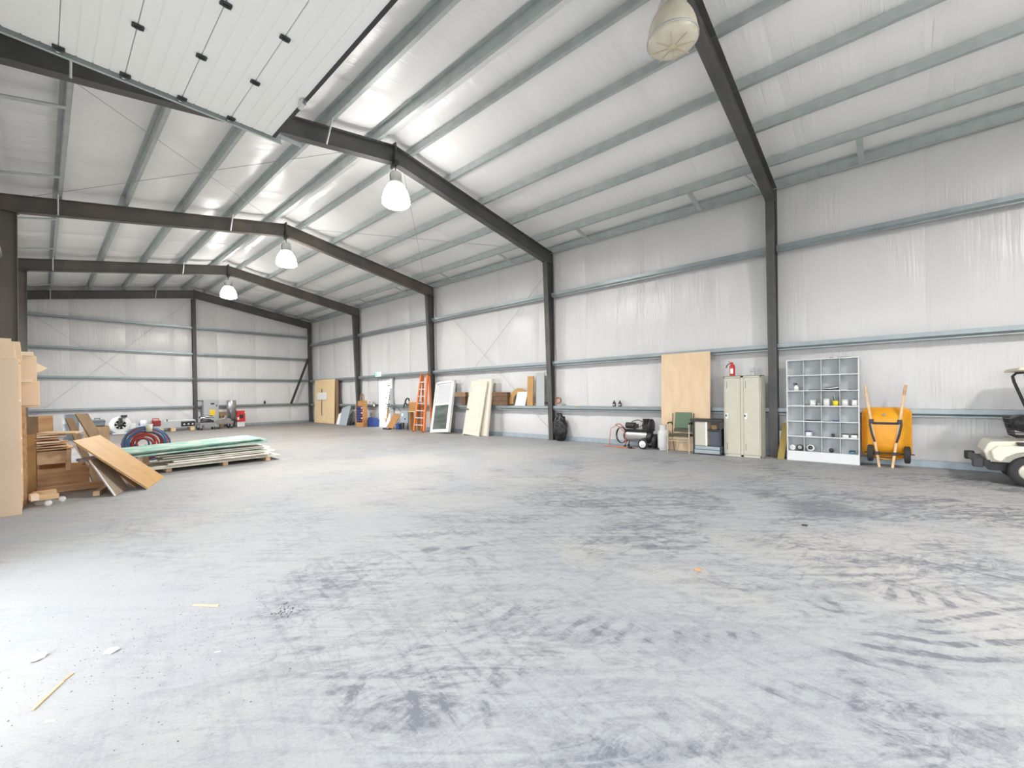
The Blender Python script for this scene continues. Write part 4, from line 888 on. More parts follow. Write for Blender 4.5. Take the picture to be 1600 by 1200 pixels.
# exit sign
es = thing('exit_sign', (10.99, 18.55, 2.56), 0, 'green running-man exit sign over the open exit door', 'sign')
MB().box(-.10, .0, -.19, .19, -.11, .11).build('case', SIGNW, es, .005)
MB().box(-.104, -.10, -.18, .18, -.10, .10).build('green_panel', SIGNG, es)
q = MB().box(-.108, -.104, -.14, -.02, -.09, .09); q.build('doorway_mark', SIGNW, es)
fig = MB().lathe([(0, 0), (.019, 0), (.019, .003), (0, .003)], 12, TR(-.108, .075, .065) @ RY_(-PI / 2))
def limb(a, c, w_): 
    a, c = Vector(a), Vector(c); nrm = Vector((c.y - a.y, -(c.x - a.x))); 
    dx, dy = c.x - a.x, c.y - a.y; L_ = math.hypot(dx, dy); px_, py_ = -dy / L_ * w_, dx / L_ * w_
    fig.prism([(-.1085, a.x + px_, a.y + py_), (-.1085, c.x + px_, c.y + py_), (-.1085, c.x - px_, c.y - py_), (-.1085, a.x - px_, a.y - py_)], (.004, 0, 0))
for a, c, w_ in (((.075, .045), (.09, -.02), .014), ((.09, -.02), (.06, -.05), .009), ((.06, -.05), (.075, -.09), .009), ((.09, -.02), (.115, -.06), .009), ((.115, -.06), (.15, -.07), .008), ((.075, .04), (.04, .01), .007), ((.04, .01), (.02, .03), .007), ((.08, .04), (.115, .015), .007)): limb(a, c, w_)
fig.build('running_figure', SIGNW, es)
th_ = thing('thermostat', (11.12, 19.55, 1.20), 0, 'small white control box on the wall left of the exit door', 'box'); MB().box(-.08, 0, -.16, .16, -.10, .10).build('case', PAPER, th_, .01); MB().box(-.085, -.08, -.06, .10, -.02, .06).build('display', SHELFM, th_)
sw = thing('light_switch', (10.99, 19.05, 1.06), 0, 'small white light switch beside the exit door jamb', 'switch'); MB().box(-.03, .0, -.04, .04, -.06, .06).build('plate', PAPER, sw, .004); MB().box(-.04, -.03, -.01, .01, -.02, .02).build('toggle', WHITE, sw)
# blue bins
bb = thing('blue_bin', (10.93, 19.10, 0), 0, 'blue plastic bin on the floor left of the exit door', 'bin')
b = MB(); rr = [[(-.16, -.27), (.16, -.27), (.16, .27), (-.16, .27)], [(-.19, -.32), (.19, -.32), (.19, .32), (-.19, .32)]]
vs = [(x, y, .0) for x, y in rr[0]] + [(x, y, .36) for x, y in rr[1]] + [(x * .92, y * .92, .36) for x, y in rr[1]] + [(x * .9, y * .9, .03) for x, y in rr[0]]
b.add(vs, [(3, 2, 1, 0)] + [(i, (i + 1) % 4, 4 + (i + 1) % 4, 4 + i) for i in range(4)] + [(4 + i, 4 + (i + 1) % 4, 8 + (i + 1) % 4, 8 + i) for i in range(4)] + [(8 + i, 8 + (i + 1) % 4, 12 + (i + 1) % 4, 12 + i) for i in range(4)] + [(12, 13, 14, 15)]).build('bin_shell', BLUE, bb)
MB().box(-.20, .20, -.335, .335, .33, .37).build('rim_band', BLUE, bb, .008) if False else None
MB().box(-.14, .14, -.22, .22, .05, .46).build('blue_contents', mat('deep_blue', (.02, .05, .2), .5), bb, .02)
tag(MB().box(-.10, .10, -.16, .16, 0, .34).box(-.105, .105, -.165, .165, .30, .35).build('blue_crate', BLUE, None, .01), 'small blue crate against the wall left of the blue bin', 'crate').location = (11.02, 19.62, 0)
# tall parts rack in front of the far column
rk = thing('parts_rack', (10.62, 19.62, 0), 0, 'tall brown rack of dark blue bins with red and white parts', 'rack')
MB().box(-.12, .12, -.36, -.30, .0, 1.30).box(-.12, .12, .30, .36, 0, 1.1).box(.08, .12, -.30, .30, 0, 1.1).build('rack_frame', ORBR, rk, .004)
MB().box(-.13, .10, -.30, .30, 0, .22).build('bottom_box', ORBR, rk, .004); MB().box(-.13, .10, -.33, .10, 1.03, 1.28).build('top_box', ORBR, rk, .004)
for k in range(6):
    z = .26 + .125 * k; MB().box(-.12, .07, -.16, .30, z, z + .105).build('blue_bin', mat('navy', (.03, .045, .14), .5) if k == 0 else bpy.data.materials['navy'], rk, .006)
    MB().cbox((-.09, -.23, z + .05), (.08, .06, .06), (.2 * k, 0, 0)).build('small_part', (RED, PAPER)[k % 2], rk, .004)
MB().tube([(-.02, -.30, 1.28), (-.02, -.28, 1.50), (-.02, -.18, 1.62), (-.02, -.06, 1.62), (-.02, .02, 1.50), (-.02, .04, 1.28)], .03, 6).build('top_loop', BROWN, rk)
# panels left of the far column
def curved_panel(name, m_, y0, y1, h, x, lab, cut):
    pts = [(x, y0, .0), (x, y1, .0), (x, y1 - .1, h)] + [(x, y1 - .1 - (y1 - .1 - y0) * k / 6, h - cut * (k / 6) ** 2) for k in range(1, 7)]
    o_ = MB().prism([(p[0] + .22 * p[2] / h, p[1], p[2]) for p in pts], (.03, 0, 0)).build(name, m_, None, .004, loc=(x, y0, 0)); tag(o_, lab, 'panel')
curved_panel('white_fender', PAPER, 22.6, 21.5, .80, 10.74, 'white curved panel leaning on the wall left of the blue-grey one', .25)
curved_panel('grey_fender', GREYB, 22.1, 21.3, 1.02, 10.66, 'blue-grey curved panel leaning left of the far column', .18)
dl = thing('hand_truck', (10.85, 21.12, 0), 0, 'black folded hand truck leaning beside the blue-grey panel', 'hand truck')
for s in (-.09, .09): MB().tube([(-.05, s, .02), (.10, s, .95)], .014, 6).build('rail', BLACK, dl)
for k in range(3): MB().tube([(-.02 + .04 * k, -.09, .25 + .27 * k), (-.02 + .04 * k, .09, .25 + .27 * k)], .012, 6).build('rung', BLACK, dl)
MB().box(-.18, -.03, -.11, .11, 0, .012).build('toe_plate', BLACK, dl)
for s in (-.12, .12): MB().lathe([(0, -.02), (.09, -.02), (.10, 0), (.09, .02), (0, .02)], 14, TR(.02, s, .10) @ RX_(PI / 2)).build('wheel', RUBBER, dl)
# strand board with a hung sign
sb_ = thing('strand_board_sheet', (10.88, 24.35, 0), 0, 'tall yellow strand board sheet with a small white sign in the far corner', 'board')
MB().slab((0, 1.27, 0), (0, -1.27, 0), (.08, 1.27, 2.50), .018).build('sheet', OSB, sb_, .003)
MB().slab((-.0, .88, 1.34), (-.0, -.36, 1.34), (.02, .88, 1.76), .012).build('white_sign', PAPER, sb_, .003)
MB().tube([(.02, .28, 1.98), (.01, .30, 1.76)], .018, 6).tube([(-.0, .28, 1.34), (-.012, .28, .55), (-.015, .28, .42)], .018, 6).build('hanging_cord', DARKM, sb_)
tag(MB().slab((10.965, 25.2, 0), (10.965, 22.75, 0), (10.995, 25.2, 2.44), .016).build('strand_board', BROWN, None, .002, loc=(11.05, 24, 0)), 'darker strand board edge showing behind the tall yellow sheet', 'board')

# ================================================================== far gable wall
bl_ = thing('blower_fan', (2.35, 25.75, 0), 0, 'white round blower fan with a dark motor on the floor by the far wall', 'fan')
fm = TR(0, 0, .40) @ RX_(PI / 2)
MB().lathe([(.20, -.14), (.36, -.13), (.38, -.08), (.38, .10), (.36, .14), (.20, .15)], 26, fm).build('fan_housing', WHITE, bl_); MB().lathe([(0, -.10), (.21, -.10), (.21, -.05), (0, -.05)], 20, fm).build('fan_intake', DARKM, bl_)
for k in range(7): a = k * 2 * PI / 7; MB().cbox((.12 * math.cos(a), -.15, .40 + .12 * math.sin(a)), (.18, .03, .05), (0, -a, 0)).build('blade', GREYP if k % 2 else WHITE, bl_)
MB().lathe([(0, -.16), (.10, -.15), (.11, 0), (.11, .12), (0, .13)], 14, TR(0, -.28, .42) @ RX_(PI / 2)).cbox((0, -.2, .62), (.12, .2, .16)).cbox((.12, -.2, .78), (.2, .16, .1)).build('motor', DARKM, bl_)
MB().box(-.25, .25, -.2, .2, 0, .04).build('foot_plate', WHITE, bl_)
MB().prism([(.2, -.1, .45), (.52, -.1, .45), (.52, -.1, .20), (.2, -.1, .20)], (0, .2, 0)).build('outlet', WHITE, bl_)
cv = thing('conveyor_section', (4.05, 25.4, 0), 0, 'long low grey conveyor bed on wood blocks along the far wall', 'conveyor')
MB().box(-1.05, 1.0, -.02, .02, .15, .46).box(-1.05, 1.0, .48, .52, .15, .46).build('side_rail', GREYP, cv, .004); MB().box(-1.05, 1.0, .02, .48, .38, .42).build('bed', GALV, cv)
MB().box(.42, .98, -.03, -.02, .19, .42).build('dark_opening', BLACK, cv)
for x in (.55, .72, .88): MB().lathe([(0, 0), (.05, 0), (.05, .02), (0, .02)], 12, TR(x, -.03, .28) @ RX_(PI / 2)).build('roller', CHROME, cv)
MB().slab((-.2, .1, .465), (1.0, .1, .465), (-.2, .4, .465), .03).build('top_strip', WHITE, cv); MB().tube([(-.1, .0, .46), (-.1, .0, .56)], .02, 6).build('peg', DARKM, cv)
for x in (-.35, .1, .85): tag(MB().box(x + 4.05 - .09, x + 4.05 + .09, 25.2, 25.95, 0, .145).build('wood_block', PINE, None, .006, loc=(x + 4.05, 25.5, 0)), {-.35: 'pine block under the left part of the grey conveyor', .1: 'pine block under the middle of the grey conveyor', .85: 'pine block under the right end of the grey conveyor'}[x], 'block', 'pine blocks under the conveyor')
pd = thing('pump_drive', (3.05, 24.9, 0), 0, 'light blue pump unit behind the red and blue hoses', 'pump'); MB().box(-.25, .3, -.15, .2, 0, .34).build('pump_body', mat('pale_blue', (.45, .55, .62), .5), pd, .03); MB().lathe([(0, 0), (.12, 0), (.12, .25), (0, .25)], 14, TR(.0, .0, .34)).build('pump_cap', SHELFW, pd); MB().box(.3, .5, -.05, .1, .1, .2).build('outlet', DARKM, pd)
ecb = thing('electrical_cabinet', (5.86, 26.25, 0), 0, 'tall pale grey electrical cabinet with a yellow label by the gable post', 'cabinet')
MB().box(-.33, .33, -.15, .2, .0, 1.43).build('case', GREYP, ecb, .008); dr = MB().box(-.31, .27, -.17, -.15, .08, 1.40).build('cabinet_door', GREYP, ecb, .006)
MB().box(-.08, .16, -.176, -.17, .64, .94).build('yellow_label', LABELY, dr); MB().box(-.03, .13, -.176, -.17, 1.20, 1.28).build('maker_plate', BLACK, dr); MB().box(.20, .25, -.18, -.17, 1.10, 1.18).build('door_latch', DARKM, dr)
MB().box(-.62, -.33, -.1, -.06, 1.38, 1.42).build('conduit', DARKM, ecb)
sc_ = thing('steel_cylinder', (6.62, 25.6, 0), 0, 'tall polished stainless steel cylinder beside the red box', 'cylinder')
MB().lathe([(0, .36), (.21, .36), (.21, 1.38), (.20, 1.40), (.18, 1.38), (0, 1.36)], 24).build('drum', STAIN, sc_); MB().box(-.2, .2, -.2, .2, .30, .36).build('stand_top', DARKM, sc_)
for x in (-.17, .17):
    for y in (-.17, .17): MB().box(x - .02, x + .02, y - .02, y + .02, 0, .30).build('leg', DARKM, sc_)
rb = thing('red_machine_box', (7.1, 25.9, 0), 0, 'red metal machine box on a low stand by the far wall', 'box'); MB().box(-.22, .19, -.15, .25, .26, .84).build('case', RED, rb, .01); MB().box(-.08, .10, -.157, -.15, .44, .64).build('dark_panel', BLACK, rb); MB().box(-.18, -.1, -.157, -.15, .36, .5).build('side_label', PAPER, rb); MB().box(-.2, .17, -.12, .22, .0, .26).build('low_stand', SHELFW, rb, .006); MB().box(.16, .19, -.156, -.15, .70, .80).build('handle', PAPER, rb)
tag(MB().box(-.09, .09, -.1, .15, 0, .62).box(-.1, .1, -.15, -.05, .58, .64).box(-.1, .2, -.05, .1, .62, .80).build('brown_machine', BROWN, None, .01), 'brown boxy machine part between cabinet and steel cylinder', 'machine').location = (6.30, 26.1, 0)
def kcart(x, y, L_, lab):
    t = thing('steel_cart', (x, y, 0), .12, lab, 'cart'); 
    b = MB().box(-L_ / 2, L_ / 2, -.25, .25, .24, .27).box(-L_ / 2, L_ / 2, -.25, -.235, .27, .36).box(-L_ / 2, L_ / 2, .235, .25, .27, .36).box(-L_ / 2, -L_ / 2 + .015, -.25, .25, .27, .36).box(L_ / 2 - .015, L_ / 2, -.25, .25, .27, .36); b.build('tray', STAIN, t, .004)
    for sx in (-1, 1):
        for sy in (-1, 1):
            px_, py_ = sx * (L_ / 2 - .06), sy * .20; g = MB().tube([(px_, py_, .24), (px_, py_, .11)], .02, 8).build('leg', CHROME, t); MB().lathe([(0, -.02), (.055, -.02), (.06, 0), (.055, .02), (0, .02)], 12, TR(px_, py_, .06) @ RX_(PI / 2)).build('caster', RUBBER, g)
    return t
kcart(5.36, 24.75, .72, 'low stainless cart on casters in front of the electrical cabinet, left of two'); kcart(6.1, 24.95, .70, 'low stainless cart on casters in front of the steel cylinder, right of two')
mp_ = thing('motor_part', (5.36, 24.75, .272), 0, 'dark motor assembly lying in the left steel cart', 'motor'); MB().lathe([(0, -.25), (.10, -.25), (.11, -.1), (.11, .15), (.06, .2), (.05, .28), (0, .28)], 14, TR(0, 0, .13) @ RY_(PI / 2)).build('motor_case', DARKM, mp_); MB().tube([(-.28, -.1, .3), (0, -.12, .36), (.28, -.1, .32)], .035, 8).build('chrome_bar', CHROME, mp_); MB().tube([(-.3, .05, .33), (.24, .05, .36)], .05, 8).build('black_bar', BLACK, mp_)
hs_ = thing('steel_hood', (6.12, 24.95, .272), .1, 'curved shiny steel hood lying in the right cart', 'hood'); MB().prism([(.30 * math.cos(a), -.2, .26 * math.sin(a)) for a in [PI * k / 12 for k in range(13)]], (0, .4, 0)).build('hood_shell', STAIN, hs_); MB().tube([(-.31, -.21, .0), (-.2, -.21, .2), (0, -.21, .27), (.2, -.21, .2), (.31, -.21, .0)], .012, 6).build('hood_lip', CHROME, hs_)
tag(MB().lathe([(0, 0), (.05, 0), (.05, .12), (.03, .16), (0, .16)], 12).cbox((0, 0, .17), (.03, .03, .03)).build('oil_can', BLACK), 'tiny black can standing on the lowest girt of the far wall', 'can').location = (8.55, 26.82 - .1, 1.163)

# ================================================================== left pile of panels, boxes and boards
def shelf_unit(name, x0, x1, y0, y1, h, zs, label, m_=CREAM):
    t = thing(name, ((x0 + x1) / 2, (y0 + y1) / 2, 0), 0, label, 'shelf'); cx, cy = (x0 + x1) / 2, (y0 + y1) / 2
    x0 -= cx; x1 -= cx; y0 -= cy; y1 -= cy
    for y in (y0, y1 - .02): MB().box(x0, x1, y, y + .02, 0, h).build('side_panel', m_, t, .002)
    MB().box(x0, x0 + .012, y0 + .02, y1 - .02, .0, h).build('back_panel', m_, t); MB().box(x0, x1, y0 + .02, y1 - .02, h - .02, h).build('top', m_, t)
    for z in zs: MB().box(x0 + .012, x1, y0 + .02, y1 - .02, z, z + .02).build('shelf_board', m_, t)
    return t
shelf_unit('tall_shelf_unit', -.60, -.19, 8.62, 9.36, 2.06, (.06, .52, .98, 1.5), 'tall cream shelf unit, its flat side filling the left edge')
shelf_unit('low_shelf_unit', -.60, -.16, 9.42, 10.22, 1.41, (.06, .74, 1.1), 'lower tan shelf unit right behind the tall cream one', TAN)
cc = thing('cream_cabinet', (-.30, 9.85, 1.412), .0, 'cream two-section cabinet standing on the lower shelf unit', 'cabinet')
MB().prism([(-.28, -.30, .02), (.29, -.30, .02), (.235, -.30, .80), (-.28, -.30, .80)], (0, .55, 0)).build('cabinet_body', CREAM, cc, .003)
MB().slab((-.28, -.315, .40), (.265, -.315, .40), (-.28, -.315, .765), .012).build('door', CREAM, cc, .003); MB().slab((-.28, -.315, .03), (.288, -.315, .03), (-.28, -.315, .385), .012).build('door', CREAM, cc, .003)
MB().box(-.05, .22, -.35, -.30, .37, .41).build('ledge', CREAM2, cc, .003); MB().box(-.28, .235, -.36, -.28, .76, .82).build('top_ledge', CREAM2, cc, .003); MB().box(-.28, .28, -.30, .25, .0, .02).build('cabinet_base', CREAM, cc)
board('cream_board', CREAM, (-.58, 8.72, 2.062), (-.215, 8.72, 2.062), (-.60, 8.80, 2.30), .02, 'cream panel standing on top of the tall shelf unit', 'panel')
board('cream_board', CREAM2, (-.58, 8.95, 2.062), (-.26, 8.95, 2.062), (-.58, 8.98, 2.36), .02, 'pale panel rising highest behind the one on the tall shelf unit', 'panel')
board('cream_offcut', CREAM, (-.40, 9.12, 2.062), (-.165, 9.12, 2.062), (-.42, 9.15, 2.34), .02, 'cream offcut standing at the right end of the tall shelf top', 'offcut')
tag(MB().prism([(x, 10.16, z_) for x, z_ in ((-.5, 1.413), (-.12, 1.413), (-.12, 1.90), (.085, 2.03), (-.12, 2.16), (-.5, 2.16))], (0, .015, 0)).build('pointed_board', CREAM2, None, .002, loc=(-.3, 10.16, 1.413)), 'pale board whose point sticks out past the cream cabinet', 'board')
board('golden_board', MDF, (-.165, 10.235, 0), (-.07, 10.235, 0), (-.165, 10.26, .97), .02, 'narrow golden board standing upright right of the shelf units', 'board')
tag(MB().cbox((-.30, 8.95, .0), (.03, .06, .05)).build('white_ball', PAPER, None, .01, loc=(-.3, 8.95, 0)), 'small white ball on a shelf board of the tall unit', 'ball').location = (-.26, 9.0, 1.027)
# wooden drawers and frames of the pile
def open_box(name, x0, x1, y0, y1, z0, z1, m_, label, cat='box', handle=False):
    cx, cy = (x0 + x1) / 2, (y0 + y1) / 2; t = thing(name, (cx, cy, z0), 0, label, cat); a, b_, h_ = (x1 - x0) / 2, (y1 - y0) / 2, z1 - z0
    MB().box(-a, a, -b_, -b_ + .022, 0, h_).build('front_board', m_, t, .003); MB().box(-a, a, b_ - .022, b_, 0, h_).build('back_board', m_, t, .003)
    for s in (-a, a - .022): MB().box(s, s + .022, -b_ + .022, b_ - .022, 0, h_).build('side_board', m_, t, .003)
    MB().box(-a + .022, a - .022, -b_ + .022, b_ - .022, 0, .012).build('bottom_board', m_, t); return t
open_box('drawer_box', -.06, .54, 10.30, 10.95, .10, .39, TAN, 'wide brown wooden drawer low in the scrap pile')
tag(MB().box(-.04, .50, 10.34, 10.42, 0, .098).box(-.04, .50, 10.80, 10.88, 0, .098).build('skid', BROWN, None, .004, loc=(.2, 10.6, 0)), 'pair of dark skids under the wide brown drawer', 'skid')
wf_ = thing('upturned_bench', (.13, 10.5, .392), 0, 'pine bench frame lying upside down on the brown drawer', 'frame')
MB().box(-.19, .19, -.23, -.205, .075, .285).build('front_rail', PINE, wf_, .003); MB().box(.17, .195, -.205, .4, .04, .30).build('side_rail', TAN, wf_, .003); MB().box(-.19, -.165, -.205, .4, 0, .285).build('side_rail', TAN, wf_, .003); MB().box(-.19, .19, .375, .4, 0, .285).build('rear_rail', TAN, wf_, .003)
MB().prism([(.14, -.255, .30), (.20, -.255, .30), (.185, -.255, -.055), (.125, -.255, -.055)], (0, .022, 0)).build('leg', PINE, wf_, .003); MB().box(-.19, .19, -.2, .375, .27, .285).build('panel', TAN, wf_)
MB().box(.165, .2, .0, .06, 0, .04).build('spacer', TAN, wf_)
tag(MB().slab((-.09, 10.98, 0), (.69, 10.12, 0), (-.09, 10.98, .115), -.035).build('long_plank', TAN, None, .003, loc=(.3, 10.5, 0)), 'long plank lying on the floor in front of the brown drawer', 'plank') if False else None
board('long_plank', TAN, (-.07, 10.20, .0), (.71, 10.14, .0), (-.07, 10.22, .115), .03, 'long plank on edge on the floor before the brown drawer', 'plank')
random.seed(11); z = .695
for k in range(6):
    th = .018 + .012 * random.random(); x0 = -.07 + random.uniform(-.02, .03); x1 = .29 + random.uniform(-.12, .08); y0 = 10.22 + random.uniform(-.04, .07); sk = random.uniform(-.10, .10)
    lab = ['bottom', 'second', 'third', 'fourth', 'fifth', 'top'][k] + ' thin offcut board in the scrap stack on the pine frame'
    board('scrap_board', (PINE, CREAM2, PINE, CREAM2, TAN, CREAM2)[k], (x0, y0, z), (x1, y0 + sk, z + random.uniform(0, .014)), (x0, y0 + .55, z), th, lab, 'board', 'thin offcut boards stacked on the pine frame', .0015); z += th + .020
board('tan_offcut', PINE, (-.06, 10.28, z + .02), (.38, 10.16, z), (.05, 10.7, z + .02), .02, 'wide pale offcut lying across the top of the scrap stack', 'offcut')
t = thing('brown_open_box', (-.02, 11.4, 0), 0, 'tall dark brown open box standing behind the scrap stack', 'box')
MB().box(-.17, -.02, -.20, -.18, 0, 1.235).build('front_board', BROWN, t, .003); MB().box(-.02, .16, -.20, -.18, 0, 1.245).build('side_board', TAN, t, .003); MB().box(-.17, .16, .18, .20, 0, 1.2).build('back_board', BROWN, t, .003); MB().box(.14, .16, -.18, .18, 0, 1.24).build('side_board', BROWN, t, .003)
board('dark_plank', BROWN, (.62, 10.98, 0), (.29, 11.10, 1.19), (.72, 11.05, 0), .02, 'narrow brown plank leaning behind the golden sheet, left of two', 'plank')
board('dark_plank', BROWN, (.93, 11.0, 0), (.42, 11.18, 1.26), (1.10, 11.12, 0), .025, 'wide brown plank leaning behind the golden sheet, right of two', 'plank')
# big golden sheets sloping to the floor
gm = thing('golden_sheet', (1.16, 9.27, 0), 0, 'wide golden fibreboard sheet sloping off the scrap pile to the floor', 'board')
MB().slab((0, 0, .012), (.38, 1.10, .012), (-.85, .23, .868), .018).build('sheet', MDF, gm, .002); MB().slab((.0, .012, -.0), (.38, 1.10, .0), (-.82, .24, .83), .012).build('pale_edge', CREAM2, gm, .002)
gb = thing('grey_brown_sheet', (.75, 9.03, 0), 0, 'grey-brown sheet with a white edge under the golden sheet', 'board')
MB().slab((0, 0, .0), (.21, .59, .0), (-.25, .49, .545), .016).build('sheet', GBOARD, gb, .002); MB().slab((-.012, -.012, .0), (-.002, .008, .0), (-.262, .478, .548), .018).build('white_edge', PAPER, gb, .002)
board('brown_sheet', TAN, (1.05, 9.66, 0), (1.15, 9.98, 0), (.84, 9.90, .25), .014, 'small brown sheet wedged under the golden sheet', 'board')
board('timber_block', PINE, (.60, 9.42, 0), (.68, 9.40, 0), (.78, 9.95, .0), -.075, 'short pine timber block on the floor under the sheets', 'block') if False else None
tag(MB().cbox((0, 0, .035), (.075, .42, .07), (0, 0, -.30)).cbox((0, 0, .071), (.06, .4, .002), (0, 0, -.30)).build('timber_block', PINE, None, .004), 'short pine timber on the floor beside the grey-brown sheet', 'timber').location = (.62, 9.52, 0)
tag(MB().cbox((0, 0, 0), (.22, .10, .035), (.05, -.12, .35)).cbox((0, -.03, -.03), (.20, .02, .02), (.05, -.12, .35)).build('metal_strip', mat('mauve_grey', (.30, .26, .26), .5), None, .003), 'short mauve-grey strip poking out under the golden sheet', 'strip').location = (.48, 9.72, .56)
board('white_stick', PAPER, (.50, 9.9, .40), (.52, 9.9, .40), (.33, 9.62, .80), .012, 'thin white stick slanting under the golden sheet', 'stick')
# dolly with casters
dy = thing('wooden_dolly', (.03, 9.12, 0), .15, 'small pine dolly with white casters at the foot of the shelf', 'dolly')
for (x, y, a, b_) in ((.02, -.02, .20, .085), (.05, .42, .24, .10)): MB().cbox((x, y, .115), (a, b_, .07)).build('cross_block', PINE, dy, .004)
MB().cbox((-.05, .20, .115), (.09, .36, .07)).build('long_block', TAN, dy, .004); MB().cbox((-.12, .0, .135), (.08, .16, .09)).build('end_block', CREAM2, dy, .004)
for (x, y) in ((.0, -.12), (.17, .06), (.14, .50)):
    cs = MB().cbox((x, y, .078), (.05, .03, .012)).tube([(x - .02, y, .075), (x - .02, y, .04)], .006, 6).tube([(x + .02, y, .075), (x + .02, y, .04)], .006, 6).build('caster_fork', CHROME, dy); MB().lathe([(0, -.014), (.03, -.014), (.04, -.008), (.04, .008), (.03, .014), (0, .014)], 16, TR(x, y, .04) @ RX_(PI / 2)).build('caster_wheel', PAPER, cs)
# stacked sheets and boards on the floor
dun = []
for k, (x, lab) in enumerate(((1.75, 'left'), (2.75, 'middle'), (3.62, 'right'))):
    tag(MB().box(-.05, .05, -.6, .6, 0, .085).build('timber_bearer', PINE, None, .006), lab + ' timber bearer under the stacked sheets', 'timber', 'timber bearers under the stacked sheets').location = (x, 11.75, 0)
def sheet(name, m_, x0, x1, y0, y1, za, zb, t_, sk, lab, cat='sheet', group='sheets stacked on the floor'):
    board(name, m_, (x0, y0, za), (x1, y0 + sk, zb), (x0, y1, za), t_, lab, cat, group, .0015)
sheet('plywood_sheet', PALEG, 1.42, 3.90, 11.02, 12.24, .088, .088, .024, .12, 'bottom pale green sheet of the stack on the floor')
sheet('plywood_sheet', PALEB, 1.36, 3.78, 11.09, 12.30, .118, .116, .022, .10, 'second lowest pale sheet of the stack, pinkish edge')
random.seed(5); zz = .150
nms = ['lowest', 'second', 'third', 'fourth', 'topmost']
for k, (x0, x1, y0, sk) in enumerate(((1.72, 3.62, 11.04, .02), (1.82, 3.78, 11.10, .06), (1.60, 3.55, 11.13, -.03), (1.66, 3.70, 11.17, .08), (1.56, 3.60, 11.22, .0))):
    sheet('pale_board', (PALEB, PALEB, PALEG, PALEB, PALEB)[k], x0, x1, y0, y0 + .50, zz, zz + .014 + .006 * (k % 2), .027, sk, nms[k] + ' weathered white board in the middle of the stack', 'board', 'weathered boards in the stack'); zz += .041
for x, lab in ((1.45, 'left'), (3.40, 'right')): tag(MB().box(-.05, .05, -.25, .5, 0, .058 if x > 2 else .232).build('spacer_block', PINE, None, .004), lab + ' spacer block under the green sheets', 'block').location = (x, 11.85, .385 if x > 2 else .143)
sheet('green_sheet', GREEN, 1.16, 3.56, 11.00, 12.22, .375, .455, .032, .03, 'lowest green painted sheet near the top of the stack')
sheet('green_sheet', GREEN, 1.10, 3.60, 11.09, 12.28, .415, .495, .022, .06, 'middle green painted sheet near the top of the stack')
sheet('green_sheet', GREEN, 1.02, 3.50, 11.00, 12.30, .448, .528, .026, .07, 'topmost peeling green sheet of the floor stack')
# hose heap
hx, hy = 1.66, 13.55
def hose(name, m_, R, z0, ph, lab, nl, r=.022):
    pts = []
    for k in range(nl * 22 + 1):
        a = -PI * .12 + 2 * PI * k / 22; rr_ = R - .045 * (k / 22) + .012 * math.sin(k * .7 + ph)
        pts.append((rr_ * math.cos(a) * 1.15, .035 * math.sin(a * .5 + ph) + .035 * (k / 22) - .09, max(.025, R * 1.15 + rr_ * math.sin(a) * 1.12)))
    o_ = tag(MB().tube(pts, r, 7).build(name, m_), lab, 'hose'); o_.location = (hx, hy + z0, 0); return o_
hose('coiled_hose', REDH, .37, -.02, 0, 'red hose coiled upright behind the green sheets', 6)
hose('coiled_hose', BLUEH, .385, -.24, 1.2, 'dark blue hose coiled upright in front of the red one', 3)
hose('coiled_hose', BLUEH, .35, .22, 2.2, 'second blue hose coil at the back of the hose heap', 6)
cu = thing('plastic_cup', (hx + .05, hy - .40, .74), 0, 'cream plastic cup hung on the hose coils', 'cup'); MB().lathe([(0, 0), (.055, 0), (.065, .17), (.058, .17), (.05, .01)], 16).build('cup_body', mat('cream_plastic', (.70, .66, .50), .5), cu); MB().lathe([(.064, .15), (.07, .155), (.07, .175), (.06, .175)], 16).build('cup_rim', PAPER, cu)
rv = thing('red_pump', (hx + .22, hy - .05, .84), .2, 'dark red pump head perched on the hose coils', 'pump'); MB().box(-.09, .09, -.07, .07, 0, .15).build('pump_body', mat('dark_red', (.28, .03, .03), .45), rv, .02); MB().tube([(-.06, 0, .15), (-.06, 0, .19), (.06, 0, .19), (.06, 0, .15)], .012, 6).build('carry_handle', RED, rv)
# odd things between pile and far wall
dm = thing('steel_drum', (.72, 22.6, 0), 0, 'open grey steel drum standing behind the scrap pile', 'drum'); MB().lathe([(0, .02), (.21, .02), (.215, .3), (.222, .32), (.215, .34), (.215, .64), (.222, .66), (.215, .68), (.215, .98), (.222, 1.0), (.20, 1.0), (.20, .1), (0, .1)], 22).build('drum_shell', mat('drum_grey', (.22, .24, .26), .45, .3), dm); MB().lathe([(.20, .0), (.225, .0), (.225, .03), (.20, .03)], 22).build('bottom_rim', GREYP, dm)
wc = open_box('wood_crate', .95, 1.55, 19.9, 20.5, 0, .61, BROWN, 'low brown crate behind the golden sheet with a grey case on top')
gc = thing('grey_case', (1.28, 20.2, .612), .1, 'dark grey tool case standing on the low brown crate', 'case'); MB().box(-.2, .17, -.14, .14, 0, .24).build('case_body', mat('case_grey', (.13, .15, .17), .5), gc, .03); MB().box(-.21, .18, -.145, .145, .15, .17).build('case_seam', DARKM, gc); MB().tube([(-.07, 0, .24), (-.07, 0, .28), (.06, 0, .28), (.06, 0, .24)], .012, 6).build('case_handle', BLACK, gc)
tag(MB().box(-.32, .32, -.31, .31, 0, .018).box(-.3, .3, -.30, -.26, -.0, .0185).build('crate_lid', BROWN, None, .002), 'loose lid board on the brown crate', 'lid') if False else None

